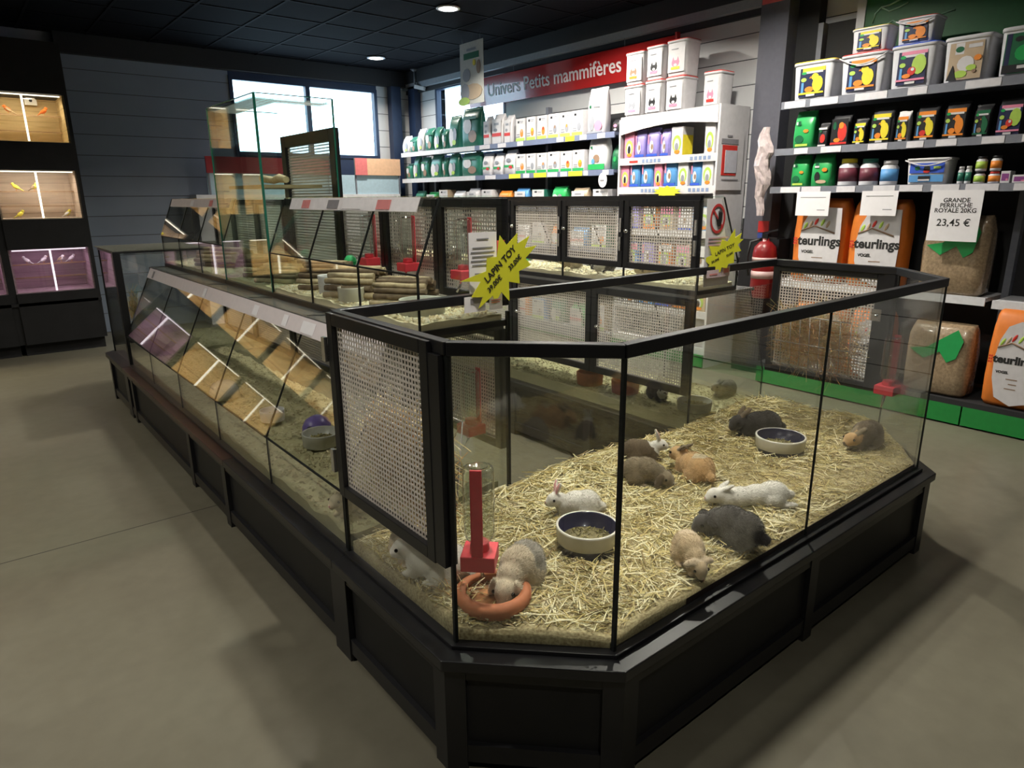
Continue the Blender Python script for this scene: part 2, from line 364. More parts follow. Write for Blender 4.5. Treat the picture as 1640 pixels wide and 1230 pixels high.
def mesh_door(t,axis,k,u0,u1,z0,z1,fw=.032,ft=.03,knob=None,hinge=None,out=-1,pitch=.0148,w=.0058,name='mesh_door'):
    mb=MB(); frame(mb,axis,k,u0,u1,z0,z1,fw,ft)
    fr=mb.done(name,BLK,t,bevel=.002)
    mb=MB(); sheet(mb,axis,k,u0+fw*.7,u1-fw*.7,z0+fw*.7,z1-fw*.7,pitch,w); mb.done('perforated_sheet',STEEL,fr)
    if knob is not None:
        mb=MB(); c=(k+out*.03,knob[0],knob[1]) if axis=='x' else (knob[0],k+out*.03,knob[1]); mb.ell(c,(.011,.011,.011)); mb.done('knob',CHROME,fr)
    if hinge is not None:
        for z in (z0+.12,z1-.12):
            c=(k+out*.02,hinge,z) if axis=='x' else (hinge,k+out*.02,z); mb=MB(); mb.box(c,(.014,.012,.07)); mb.done('hinge',CHROME,fr)
    return fr
def rail_run(mb,pts,close=False,z0=ZR0,z1=ZR,w=.03):
    n=len(pts)
    for i in range(n if close else n-1):
        a=Vector(pts[i]);b=Vector(pts[(i+1)%n]); d=(b-a).normalized(); nn=Vector((d.y,-d.x))
        e=.012
        mb.prism([tuple(a+nn*.008-d*e*0),tuple(b+nn*.008),tuple(b-nn*(w-.008)),tuple(a-nn*(w-.008))],z0,z1)
def pane(t,a,b,z0,z1,m=GL,name='glass_pane'):
    mb=MB(); wallrun(mb,a,b,z0,z1,TH); return mb.done(name,m,t)
def seal(mb,x,y,z0,z1,w=.008): mb.b2((x-w/2,y-w/2,z0),(x+w/2,y+w/2,z1))
# ---- front pen
pen=thing('rabbit_pen','large glass rabbit pen with chamfered corners and black top rail, nearest the camera','animal pen',(2.1,1.45,0))
base_side(pen,(.80,YA),(.80,1.275),1); base_side(pen,(.80,1.275),(1.125,.945),1); base_side(pen,(1.125,.945),(X1-CH+.015,.945),2); base_side(pen,(X1-CH+.015,.945),(X1+.05,1.27),1); base_side(pen,(X1+.05,1.27),(X1+.05,YA),1); 
mb=MB(); mb.prism(off(FRONT,.067)[:3]+[(X1+.067,YA),(X0-.067,YA),off(FRONT,.067)[5]],.33,.362); mb.done('ledge',BLK,pen,bevel=.003)
mb=MB(); mb.prism(off(FRONT,.02)[:3]+[(X1+.02,YA),(X0-.02,YA),off(FRONT,.02)[5]],.362,.374); mb.done('glass_channel',BLK,pen,bevel=.002)
mb=MB(); mb.prism([(X0+.05,YA-.02),(X0+.05,1.33),(X0+CH,1.05),(X1-CH,1.05),(X1-.05,1.33),(X1-.05,YA-.02)][::-1],.03,.33); mb.done('base_core',BLK2,pen)
XM=2.1
mb=MB(); mb.b2((1.45,Y0+.0065,.374),(3.02,Y0+.0075,.393)); mb.done('tray_edge',mat('tray_brown',(.035,.02,.016),.6),pen)
pane(pen,(X0,1.345),(X0,Y0+CH),.37,ZR0); pane(pen,(X0,YA),(X0,1.345),.37,.60)
pane(pen,(X0,Y0+CH),(X0+CH,Y0),.37,ZR0); pane(pen,(X0+CH,Y0),(XM-.002,Y0),.37,ZR0); pane(pen,(XM+.002,Y0),(X1-CH,Y0),.37,ZR0)
pane(pen,(X1-CH,Y0),(X1,Y0+CH),.37,ZR0); pane(pen,(X1,Y0+CH),(X1,1.345),.37,ZR0); pane(pen,(X1,1.345),(X1,YA),.37,.60)
pane(pen,(XR,YA),(XL,YA),.37,ZR0,name='rear_pane'); pane(pen,(XL,YA),(X0,YA),.37,1.05,name='rear_pane'); pane(pen,(X1,YA),(XR,YA),.37,1.05,name='rear_pane')
for x,y,z,w_ in ((X0,Y0+CH,ZR0,.01),(X0+CH,Y0,ZR0,.01),(X1-CH,Y0,ZR0,.006),(X1,Y0+CH,ZR0,.006),(XM,Y0,ZR0,.006),(XL,YA,1.1,.012),(XR,YA,1.1,.008),(X0,YA,.58,.01)):
    mb=MB(); seal(mb,x,y,.372,z,w_); mb.done('corner_seal',SEAL,pen)
mb=MB(); rail_run(mb,[(X0,YA-.02),(X0,Y0+CH),(X0+CH,Y0),(X1-CH,Y0),(X1,Y0+CH),(X1,YA-.02)]); mb.b2((X0,YA-.025,ZR0),(X1,YA+.008,ZR)); mb.done('top_rail',BLK,pen,bevel=.0025)
mesh_door(pen,'x',X0-.004,1.345,YA-.005,.585,ZR0+.028,.036,.032,None,None,-1); mesh_door(pen,'x',X1+.004,1.345,YA-.005,.585,ZR0+.01,.036,.032,None,None,1)
mb=MB(); mb.b2((X0-.018,1.30,.59),(X0+.02,1.348,ZR0)); mb.done('door_post',BLK,pen)
mb=MB(); mb.b2((X1-.02,1.30,.59),(X1+.018,1.348,ZR0)); mb.done('door_post',BLK,pen)
for z in (.70,1.06): mb=MB(); mb.box((X0-.026,YA+.004,z),(.012,.02,.075)); mb.done('hinge',CHROME,pen)
# hay racks inside the mesh doors (hay is stuff)
WIRE=mat('rack_wire',(.35,.34,.32),.4,.7)
for (xa,xb,lab) in ((X0+.018,X0+.13,'wire hay rack filled with hay behind the near mesh door of the pen'),(X1-.018,X1-.13,'wire hay rack filled with hay on the far mesh door of the pen')):
    t=thing('hay_rack',lab,'hay rack',((xa+xb)/2,1.62,.6)); s=1 if xb>xa else -1
    mb=MB()
    for y in [1.42+.05*i for i in range(9)]: mb.tube([(xa,y,.62),(xb-s*.03,y,.66),(xb,y,.92)],.0022,n=5)
    for z,x in ((.92,xb),(.78,xb-s*.015),(.66,xb-s*.03)): mb.tube([(x,1.42,z),(x,1.82,z)],.0028,n=5)
    mb.done('wire_basket',WIRE,t)
# ---- left arm: lower sloped case
LA=thing('display_case','long low glass display case with sloped front running from the pen to the far end','display case',(1.19,3.6,0))
base_side(LA,(.80,YB),(.80,YA),5,.33,[0,.17,1.59,2.19,YB-YA]); base_side(LA,(XL+.01,YA),(XL+.01,YB),5)
mb=MB(); mb.b2((.783,YA,.33),(XL+.03,3.05,.362)); mb.done('ledge',BLK,LA,bevel=.003)
BRN=mat('brown_lacquer',(.045,.022,.018),.35,0,.15,10)
mb=MB(); mb.b2((.783,3.05,.33),(XL+.03,YB,.3615)); o=mb.done('ledge',BRN,LA,bevel=.003); o['label']='dark reddish-brown ledge'
mb=MB(); mb.b2((.83,YA,.362),(.85+.02,YB,.374)); mb.done('glass_channel',BLK,LA,bevel=.002)
mb=MB(); mb.b2((.84,YA+.01,.03),(XL-.04,YB-.01,.33)); mb.done('base_core',BLK2,LA)
def slope_case(t,xv,z0,zb,xt,zt,ys,xin,s=1,m=GL):
    # panes between the joints ys: upright part, then a part leaning inward
    for a,b in zip(ys,ys[1:]):
        mb=MB(); mb.b2((xv,a+.002,z0),(xv+s*TH,b-.002,zb)); mb.done('front_pane',m,t)
        mb=MB(); mb.quad((xv,a+.002,zb),(xt,a+.002,zt),(xt,b-.002,zt),(xv,b-.002,zb),TH*s,0); mb.done('sloped_pane',m,t)
    mb=MB()
    for y in ys: mb.b2((xv-s*.001,y-.003,z0),(xv+s*.006,y+.003,zb)); mb.bar((xv,y,zb),(xt,y,zt),.006,.006)
    mb.bar((xv,ys[0],zb),(xv,ys[-1],zb),.006,.006)
    mb.done('joint_seal',SEAL,t)
JL=[YA+.02,2.62,3.30,3.98,4.65,YB]
slope_case(LA,.85,.37,.575,1.06,1.03,JL,XL)
def price_rail(t,pa,pb,y0,y1,segs,col):
    mb=MB(); mb.quad((pa[0],y0,pa[1]),(pb[0],y0,pb[1]),(pb[0],y1,pb[1]),(pa[0],y1,pa[1]),.004); r=mb.done('price_rail',col,t)
    for i,(u,v,mm) in enumerate(segs):
        mb=MB(); k=.15; q=.85
        A=(pa[0]+(pb[0]-pa[0])*k-.0062,pa[1]+(pb[1]-pa[1])*k); B=(pa[0]+(pb[0]-pa[0])*q-.0062,pa[1]+(pb[1]-pa[1])*q)
        mb.quad((A[0],u,A[1]),(B[0],u,B[1]),(B[0],v,B[1]),(A[0],v,A[1]),.001); mb.done('price_tag',mm,r)
TAGR=mat('tag_red',(.7,.25,.25),.6); TAGD=mat('tag_dark',(.25,.24,.26),.6)
price_rail(LA,(1.022,.978),(1.052,1.040),YA+.03,YB-.05,[(2.02,2.07,PAPER),(2.10,2.22,PAPER),(2.26,2.32,TAGD),(2.48,2.6,PAPER),(2.75,2.8,PAPER),(3.1,3.16,PAPER),(3.9,3.95,PAPER),(5.1,5.14,TAGD)],STRIP)
mb=MB()
for a,b in zip(JL,JL[1:]): mb.b2((1.05,a+.003,1.03),(XL,b-.003,1.046))
mb.done('deck',DECK,LA)
mb=MB()
for a,b in zip(JL,JL[1:]): mb.bar((1.06,b-.01,1.048),(1.15,b-.08,1.048),.004,.002)
mb.b2((1.05,YA,1.018),(1.07,YB,1.03)); mb.done('deck_seal',SEAL,LA)
for y in (JL[0],YB-.004):
    mb=MB(); mb.prism([(.856,.37),(XL,.37),(XL,1.03),(1.063,1.03),(.856,.575)],-.003,.003,0,Matrix(((1,0,0),(0,0,1),(0,1,0))),(0,y,0)); mb.done('end_pane',GL,LA)
for a,b in zip(JL,JL[1:]): mesh_door(LA,'x',XL-.004,a+.004,b-.004,.56,1.03,.034,.03,(b-.07,.8),None,1)
pane(LA,(XL,YA+.01),(XL,YB),.37,.56)
# ---- left arm: upper case, three stretches: sloped / tall tower / sloped
UC=thing('upper_display_case','upper sloped glass case with white price strip, nearest the rabbit pen','display case',(1.34,2.57,1.046))
JU=[YA+.0,2.33,2.77,3.225]
def upper(t,ys,strip):
    mb=MB(); mb.b2((1.15,ys[0],1.046),(XL,ys[-1],1.068)); mb.done('floor_tray',BLK,t)
    slope_case(t,1.155,1.06,1.255,1.255,1.50,ys,XL)
    mb=MB(); mb.b2((1.255,ys[0],1.498),(XL+.01,ys[-1],1.505)); mb.done('top_pane',GG,t)
    for y in (ys[0],ys[-1]-.006):
        mb=MB(); mb.prism([(1.16,1.06),(XL,1.06),(XL,1.498),(1.257,1.498),(1.16,1.255)],0,.006,0,Matrix(((1,0,0),(0,0,1),(0,1,0))),(0,y,0)); mb.done('end_pane',GL,t)
    for a,b in zip(ys,ys[1:]): mesh_door(t,'x',XL-.004,a+.003,b-.003,1.12,1.495,.032,.03,(b-.05,1.3),a+.02,1)
    pane(t,(XL,ys[0]),(XL,ys[-1]),1.06,1.12)
upper(UC,JU,1)
price_rail(UC,(1.232,1.452),(1.250,1.500),2.02,3.12,[(2.2,2.3,TAGR),(2.42,2.58,PAPER),(2.62,2.72,TAGD),(2.9,2.98,TAGR)],mat('white_strip',(.85,.82,.85),.5))
U2=thing('upper_display_case','upper glass case with sloped front beyond the tall glass tower','display case',(1.34,4.6,1.046))
upper(U2,[3.935,4.4,4.86,5.30],1)
price_rail(U2,(1.232,1.452),(1.250,1.500),3.98,5.26,[(4.3,4.36,TAGR),(4.7,4.76,PAPER)],STRIP)
TW=thing('glass_tower','tall clear glass tower with open top and black mesh door at its back','glass tower',(1.34,3.58,1.046))
mb=MB(); mb.b2((1.15,3.225,1.046),(XL,3.93,1.068)); mb.done('floor_tray',BLK,TW)
ya,yb=3.23,3.93
mb=MB(); mb.b2((1.155,ya,1.068),(1.161,yb,1.955)); mb.done('front_pane',GG,TW)
mb=MB(); mb.b2((1.161,ya,1.068),(XL,ya+.006,1.955)); mb.done('side_pane',GG,TW)
mb=MB(); mb.b2((1.161,yb-.006,1.068),(XL,yb,1.955)); mb.done('side_pane',GG,TW)
mb=MB(); mb.b2((1.161,ya+.02,1.935),(XL,ya+.14,1.941)); mb.b2((1.161,ya+.14,1.935),(1.30,yb-.02,1.941)); mb.done('top_strip_pane',GG,TW)
GE=mat('glass_edge_green',(.02,.16,.11),.2); 
mb=MB(); mb.b2((1.152,ya-.004,1.068),(1.162,ya+.004,1.955)); mb.b2((1.153,yb-.003,1.068),(1.16,yb+.003,1.955)); mb.b2((XL-.004,ya-.003,1.068),(XL+.003,ya+.004,1.955))
mb.bar((1.158,ya,1.955),(1.158,yb,1.955),.006,.004); mb.bar((1.158,ya+.003,1.955),(XL,ya+.003,1.955),.006,.004); mb.bar((1.158,yb,1.955),(XL,yb,1.955),.006,.004)
mb.done('glass_edge',GE,TW)
fr=mesh_door(TW,'x',XL+.012,ya+.01,yb-.01,1.10,1.83,.06,.03,(3.32,1.6),None,1)
mb=MB(); mb.b2((1.20,3.35,1.55),(1.50,3.85,1.565)); mb.done('wooden_shelf',mat('pale_wood',(.5,.36,.2),.6),TW)
# ---- right arm
RA=thing('display_case','low glass display case on the far side of the staff aisle','display case',(3.0,3.6,0))
base_side(RA,(X1+.05,YA),(X1+.05,YB),5); base_side(RA,(XR-.01,YB),(XR-.01,YA),5)
mb=MB(); mb.b2((XR-.03,YA,.33),(X1+.067,YB,.362)); mb.done('ledge',BLK,RA,bevel=.003)
mb=MB(); mb.b2((XR+.04,YA+.01,.03),(X1+.01,YB-.01,.33)); mb.done('base_core',BLK2,RA)
JR=[YA+.01,2.58,3.26,3.95,4.63,YB]
slope_case(RA,X1,.37,.575,3.13,1.03,JR,XR,-1)
mb=MB(); mb.b2((XR,YA,1.03),(3.15,YB,1.044)); mb.done('deck',DECK,RA)
for a,b in zip(JR,JR[1:]): mesh_door(RA,'x',XR+.004,a+.004,b-.004,.555,1.03,.036,.03,(b-.06,.82),None,-1)
pane(RA,(XR,YB),(XR,YA+.01),.37,.555); 
mb=MB(); mb.prism([(XR,.37),(X1-.004,.37),(X1-.004,.575),(3.13,1.03),(XR,1.03)],0,.006,0,Matrix(((1,0,0),(0,0,1),(0,1,0))),(0,YA+.012,0)); mb.done('end_pane',GL,RA)
RU=thing('upper_display_case','upper glass case with three small mesh doors behind the rabbit pen','display case',(2.8,3.6,1.044))
JRU=[YA,2.365,2.82,3.27,3.73,4.2,4.65,5.1]
mb=MB(); mb.b2((XR,YA,1.044),(2.985,5.1,1.066)); mb.done('floor_tray',BLK,RU)
slope_case(RU,2.98,1.06,1.19,2.83,1.49,JRU,XR,-1)
mb=MB(); mb.b2((XR,YA,1.49),(2.83,5.1,1.497)); mb.done('top_pane',GG,RU)
mb=MB(); mb.b2((XR-.012,YA,1.478),(XR+.01,5.1,1.5)); mb.done('top_frame',BLK,RU)
mb=MB(); mb.prism([(XR,1.066),(2.976,1.066),(2.976,1.19),(2.827,1.489),(XR,1.489)],0,.006,0,Matrix(((1,0,0),(0,0,1),(0,1,0))),(0,YA,0)); mb.done('end_pane',GL,RU)
for i,(a,b) in enumerate(zip(JRU,JRU[1:])):
    mesh_door(RU,'x',XR+.004,a+.004,b-.004,1.145,1.478,.03,.032,(b-.03,1.33),a+.012,-1)
pane(RU,(XR,5.1),(XR,YA),1.066,1.145)
mb=MB()
for y in JRU: mb.b2((XR-.001,y-.004,1.066),(XR+.007,y+.004,1.145))
mb.done('joint_seal',SEAL,RU)
# ---- far pen with a mesh lid
FP=thing('far_pen','far glass pen at the end of the island with a flat mesh lid','animal pen',(2.1,5.8,0))
base_side(FP,(.80,Y1-CH+.015),(.80,YB),1); base_side(FP,(1.125,Y1+.055),(.80,Y1-CH+.015),1); base_side(FP,(X1+.05,YB),(X1+.05,Y1-CH),1)
mb=MB(); mb.prism([(X0-.067,YB),(X1+.067,YB)]+off(BACK,.067)[2:],.33,.362); mb.done('ledge',BLK,FP,bevel=.003)
mb=MB(); mb.prism([(.9,YB+.01),(X1-.05,YB+.01),(X1-.05,Y1-CH),(X1-CH,Y1-.05),(X0+CH,Y1-.05),(.9,Y1-CH)],.03,.33); mb.done('base_core',BLK2,FP)
pane(FP,(X0,Y1-CH),(X0,YB+.02),.37,ZR0); pane(FP,(X0+CH,Y1),(X0,Y1-CH),.37,ZR0); pane(FP,(X1-CH,Y1),(X0+CH,Y1),.37,ZR0); pane(FP,(X1,Y1-CH),(X1-CH,Y1),.37,ZR0); pane(FP,(X1,YB+.02),(X1,Y1-CH),.37,ZR0)
pane(FP,(X0,YB+.015),(X1,YB+.015),.37,ZR0,name='front_pane')
mb=MB(); mb.b2((X0-.01,YB+.005,.37),(X0+.035,YB+.05,ZR0)); mb.done('corner_post',BLK,FP); mb=MB(); seal(mb,X0,Y1-CH,.37,ZR0,.01); mb.done('corner_seal',BLK,FP)
mb=MB(); mb.prism([(X0-.01,YB+.002),(X1+.01,YB+.002)]+off(BACK,.01)[2:],1.145,1.155); mb.done('lid_frame',BLK,FP)
mb=MB()
n=int((XL+.2-X0)/.02)
for i in range(int((X1-X0)/.03)+1): x=X0+.03*i; mb.b2((x-.004,YB+.01,1.158),(x+.004,Y1-.12,1.162))
for i in range(int((Y1-YB-.13)/.03)+1): y=YB+.02+.03*i; mb.b2((X0,y-.004,1.160),(X1,y+.004,1.163))
mb.done('mesh_lid',mat('dull_lid_mesh',(.17,.17,.14),.5,.4),FP)
# ================= LIT BIRD CABINETS ALONG THE BACK
YC=8.12; 
def planks(name,c1,c2):
    m=bpy.data.materials.new(name); m.use_nodes=True; n=m.node_tree.nodes; L=m.node_tree.links; b=n['Principled BSDF']
    tc=n.new('ShaderNodeTexCoord'); mp=n.new('ShaderNodeMapping'); mp.inputs['Scale'].default_value=(1.5,1.5,14)
    no=n.new('ShaderNodeTexNoise'); no.inputs['Scale'].default_value=3; no.inputs['Detail'].default_value=6
    L.new(tc.outputs['Object'],mp.inputs[0]); L.new(mp.outputs[0],no.inputs[0])
    r=n.new('ShaderNodeValToRGB'); r.color_ramp.elements[0].position=.3; r.color_ramp.elements[0].color=list(c1)+[1]; r.color_ramp.elements[1].position=.7; r.color_ramp.elements[1].color=list(c2)+[1]
    L.new(no.outputs[0],r.inputs[0])
    wv=n.new('ShaderNodeTexWave'); wv.bands_direction='Z'; wv.wave_profile='SAW'; wv.inputs['Scale'].default_value=3.2; wv.inputs['Distortion'].default_value=0
    L.new(tc.outputs['Object'],wv.inputs[0])
    r2=n.new('ShaderNodeValToRGB'); r2.color_ramp.elements[0].position=0; r2.color_ramp.elements[0].color=(.35,.3,.25,1); r2.color_ramp.elements[1].position=.06; r2.color_ramp.elements[1].color=(1,1,1,1)
    L.new(wv.outputs[0],r2.inputs[0])
    mx=n.new('ShaderNodeMixRGB'); mx.blend_type='MULTIPLY'; mx.inputs[0].default_value=1; L.new(r.outputs[0],mx.inputs[1]); L.new(r2.outputs[0],mx.inputs[2])
    L.new(mx.outputs[0],b.inputs['Base Color']); b.inputs['Roughness'].default_value=.6; return m
WOODY=planks('yellow_pine_boards',(.55,.40,.20),(.74,.57,.32)); WOODP=planks('pale_pine_boards',(.56,.44,.33),(.72,.58,.45)); WOODK=planks('rosy_boards',(.45,.3,.36),(.6,.42,.5))
TUBEW=mat('tube_light_warm',(1,1,1),.5,0,0,5,.5,(1,.92,.75),2.3); TUBEP=mat('tube_light_pink',(1,1,1),.5,0,0,5,.5,(1,.85,.97),1.5)
TIERS=[(2.035,2.47),(1.325,1.78),(.62,1.045)]
def bird(c,rz,body,wing,label,grp,s=1):
    t=thing('small_bird',label,'bird',c,rz,grp)
    mb=MB(); T=Matrix.Rotation(R(-35),3,'Y')
    mb.ell((0,0,.05*s),(.04*s,.024*s,.024*s),0,T); mb.ell((.028*s,0,.083*s),(.018*s,.016*s,.017*s),0); mb.ell((-.05*s,0,.018*s),(.035*s,.008*s,.006*s),1,T)
    mb.ell((-.008*s,.02*s,.047*s),(.034*s,.006*s,.016*s),1,T); mb.ell((-.008*s,-.02*s,.047*s),(.034*s,.006*s,.016*s),1,T)
    b=mb.done('body',[body,wing],t,local=True)
    mb=MB(); mb.lathe([(.006*s,0),(.0,.014*s)],(0,0,0),n=8); bk=mb.done('beak',mat('beak',(.8,.35,.1),.4),t,local=True); bk.location=(.044*s,0,.083*s); bk.rotation_euler.y=R(90)
    mb=MB(); mb.tube([(0,.008*s,.03*s),(0,.008*s,0)],.002*s,n=5); mb.done('leg',MATS['beak'],t,local=True); mb=MB(); mb.tube([(0,-.008*s,.03*s),(0,-.008*s,0)],.002*s,n=5); mb.done('leg',MATS['beak'],t,local=True)
    return t
CABN=0; UW=.735
for k in range(6):
    xb=1.12-UW*k; xa=xb-UW
    lab=['black cabinet of three lit bird compartments, right end of the row by the grey wall','black cabinet of lit bird compartments, cut by the left frame edge'][k] if k<2 else 'black bird cabinet left of the frame, seen only as a reflection in the sloped glass'
    t=thing('bird_cabinet',lab,'cabinet',((xa+xb)/2,8.5,0),0,None if k<2 else 'reflected bird cabinets')
    mb=MB()
    mb.b2((xa,YC+.02,0.12),(xa+.03,9.0,2.93)); mb.b2((xb-.03,YC+.02,.12),(xb,9.0,2.93)); mb.b2((xa,8.96,.12),(xb,9.0,2.93))
    zs=[.0]+[z for (a,b) in TIERS[::-1] for z in (a,b)]+[2.93]
    for a,b in zip(zs[0::2],zs[1::2]): mb.b2((xa+.03,YC,a if a>0 else .12),(xb-.03,8.96,b))
    mb.b2((xa+.02,YC+.08,0),(xb-.02,8.9,.12)); mb.b2((xa,YC,.50),(xb,YC-.0+.02,.53))
    mb.done('carcass',BLK2,t)
    for i,(a,b) in enumerate(TIERS):
        if i==2 and k>=4:
            mb=MB(); mb.b2((xa+.03,YC+.02,a),(xb-.03,YC+.03,b)); mb.done('closed_panel',BLK2,t); continue
        W=[WOODY,WOODP if k<1 else WOODY,WOODK if k<2 else WOODY][i]; pink=(i==2 and k<2)
        mb=MB(); mb.b2((xa+.03,8.62,a),(xb-.03,8.64,b)); mb.b2((xa+.03,YC+.05,a),(xa+.045,8.62,b)); mb.b2((xb-.045,YC+.05,a),(xb-.03,8.62,b)); mb.b2((xa+.045,YC+.05,a),(xb-.045,8.62,a+.008))
        mb.done('wooden_lining',W,t)
        mb=MB(); mb.b2((xa+.035,YC+.028,a),(xb-.035,YC+.034,b)); mb.done('glass_pane',GL,t)
        mb=MB(); mb.b2((xa+.06,YC+.05,b-.018),(xb-.06,YC+.065,b-.008)); mb.b2(((xa+xb)/2-.008,YC+.042,a+.01),((xa+xb)/2+.008,YC+.056,b-.02)); mb.done('tube_light',TUBEP if pink else TUBEW,t)
        l=bpy.data.lights.new('cabinet_tube_lamp','AREA'); l.shape='RECTANGLE'; l.size=.5; l.size_y=.05; l.energy=(.75 if pink else 2.6 if k==0 else (12,18,7)[i]); l.color=(1,.86,.58) if not pink else (1,.72,.92)
        if i==1 and k<1: l.color=(1,.88,.76)
        o=bpy.data.objects.new('cabinet_tube_lamp',l); COL.objects.link(o); o.location=((xa+xb)/2,YC+.12,b-.035); o.rotation_euler=(R(25),0,0)
        mb=MB(); mb.bar((xa+.05,8.5,a+.12),(xb-.05,8.5,a+.12),.012,.012); mb.done('perch',mat('perch_wood',(.35,.22,.12),.7),t)
        if k<2:
            mb=MB(); mb.bar((xa+.05,8.4,a+.26),(xb-.05,8.4,a+.26),.012,.012); mb.done('perch',MATS['perch_wood'],t)
ORB=mat('bird_orange',(.75,.16,.03),.8); YEB=mat('bird_yellow',(.85,.75,.1),.8); WHB=mat('bird_white',(.85,.82,.8),.8); GRB=mat('bird_wing_brown',(.4,.28,.18),.8)
for (u,v,b,w2,lab,grp) in ((15,190,ORB,GRB,'orange-red bird in the top lit compartment, left one',None),(72,191,ORB,ORB,'orange bird in the top lit compartment, right one',None),
    (25,298,YEB,YEB,'yellow bird highest in the middle lit compartment',None),(58,318,YEB,GRB,'yellow bird on the perch in the middle lit compartment',None),(32,340,YEB,YEB,'yellow bird low on the left of the middle compartment',None),(110,352,YEB,WHB,'yellow bird on the floor of the middle compartment',None),
    (43,420,WHB,WHB,'white bird in the pink compartment, leftmost of four',None),(70,418,WHB,WHB,'white bird in the pink compartment, second from the left',None),(98,416,WHB,GRB,'white bird in the pink compartment, third from the left',None),(114,412,WHB,WHB,'white bird in the pink compartment, rightmost of four',None)):
    p=aty(u,v,8.4); i=min(range(3),key=lambda q:abs((TIERS[q][0]+TIERS[q][1])/2-p.z)); 
    z=TIERS[i][0]+.008 if (v in (340,352)) else TIERS[i][0]+.266; y=8.4
    bird((p.x,y,z),rng.uniform(-.6,.6)+(PI if u%2 else 0),b,w2,lab,grp,.8)
t=thing('nest_box','small white roofed nest box in the top lit compartment','nest box',tuple(aty(48,160,8.55)-Vector((0,0,.05))))
mb=MB(); mb.prism([(-.05,0),(.05,0),(.05,.05),(0,.09),(-.05,.05)],-.03,.03,0,Matrix(((1,0,0),(0,0,1),(0,1,0)))); mb.done('box',WHB,t,local=True)
mb=MB(); mb.lathe([(.014,0),(.014,.003)],(0,0,0),n=12); e=mb.done('entrance_hole',INK,t,local=True); e.location=(0,-.031,.04); e.rotation_euler.x=R(90)
# ================= BEDDING, STRAW AND HAY
def nz(x,y,s=1): return noise.noise(Vector((x*s,y*s,3.7)))
def bed_z(x,y):
    z=.412+.012*nz(x,y,5)+.008*nz(x,y,14)
    z+=.03*math.exp(-((x-1.9)**2/.12+(y-1.85)**2/.02))
    z+=.045*math.exp(-((x-3.0)**2/.12+(y-1.80)**2/.02))+.04*math.exp(-((x-3.3)**2/.02+(y-1.4)**2/.05))
    e=min(1,max(0,(y-1.0)/.10)); k=max(0,min(1,(x-1.35)/.5)); z-= .03*k*(1-e)*(1+.5*nz(x,3,9))
    z-=.018*math.exp(-((x-2.55)**2/.02+(y-1.12)**2/.004))
    return z
def inpen(x,y,mg=.012):
    return X0+mg<x<X1-mg and Y0+mg<y<YA-mg and (x-X0)+(y-Y0)>CH+mg*1.5 and (X1-x)+(y-Y0)>CH+mg*1.5
def strawmat(name,c): return mat(name,c,.55,0,.12,60,.35)
ST=[strawmat('straw_gold',(.70,.57,.24)),strawmat('straw_pale',(.92,.84,.55)),strawmat('straw_green',(.56,.48,.20)),strawmat('straw_brown',(.28,.20,.08))]
HAYM=[strawmat('hay_green',(.42,.38,.15)),strawmat('hay_gold',(.62,.45,.18)),strawmat('hay_orange',(.55,.27,.08)),strawmat('hay_pale',(.75,.65,.38))]
SHV=[mat('shaving_pale',(.88,.80,.52),.7),mat('shaving_light',(.93,.89,.68),.7),mat('shaving_tan',(.70,.58,.32),.7),mat('shaving_dark_tan',(.6,.48,.27),.7)]  # four wood tones, the last a darker tan
def ground(name):
    m=bpy.data.materials.new(name); m.use_nodes=True; n=m.node_tree.nodes; L=m.node_tree.links; b=n['Principled BSDF']
    tc=n.new('ShaderNodeTexCoord'); a=n.new('ShaderNodeTexNoise'); a.inputs['Scale'].default_value=7; a.inputs['Detail'].default_value=8; a.inputs['Roughness'].default_value=.7
    c=n.new('ShaderNodeTexNoise'); c.inputs['Scale'].default_value=120; c.inputs['Detail'].default_value=3
    L.new(tc.outputs['Object'],a.inputs[0]); L.new(tc.outputs['Object'],c.inputs[0])
    mx=n.new('ShaderNodeMixRGB'); mx.inputs[0].default_value=.5; L.new(a.outputs[0],mx.inputs[1]); L.new(c.outputs[0],mx.inputs[2])
    r=n.new('ShaderNodeValToRGB'); r.color_ramp.elements[0].position=.38; r.color_ramp.elements[1].position=.6
    r.color_ramp.elements[0].color=(.25,.19,.085,1); r.color_ramp.elements[1].color=(.58,.50,.28,1)
    L.new(mx.outputs[0],r.inputs[0]); L.new(r.outputs[0],b.inputs['Base Color']); b.inputs['Roughness'].default_value=.85
    bp=n.new('ShaderNodeBump'); bp.inputs['Strength'].default_value=.6; bp.inputs['Distance'].default_value=.006; L.new(mx.outputs[0],bp.inputs['Height']); L.new(bp.outputs[0],b.inputs['Normal'])
    return m
GRD=ground('trodden_straw')
def strands(V,Fc,MI,p,d,L,w,bend,mi):
    # one straw: a bent three-sided rod of two segments
    d=d.normalized(); s=d.cross(Vector((0,0,1)))
    if s.length<.1: s=Vector((1,0,0))
    s.normalize(); q=d.cross(s); b=len(V)
    for t,o in ((0,0),(.5,bend),(1,0)):
        c=p+d*(L*t)+Vector((0,0,o))
        for k in range(3):
            a=2*PI*k/3; V.append(tuple(c+s*(w*math.cos(a))+q*(w*.6*math.sin(a))))
    for g in (0,3):
        for k in range(3): Fc.append((b+g+k,b+g+(k+1)%3,b+g+3+(k+1)%3,b+g+3+k)); MI.append(mi)
def mesh_from(name,V,Fc,MI,mats):
    me=bpy.data.meshes.new(name); me.from_pydata(V,[],Fc); 
    for x in mats: me.materials.append(x)
    me.polygons.foreach_set('material_index',MI); me.update()
    o=bpy.data.objects.new(name,me); COL.objects.link(o); WL[o.name]=Vector((0,0,0)); return o
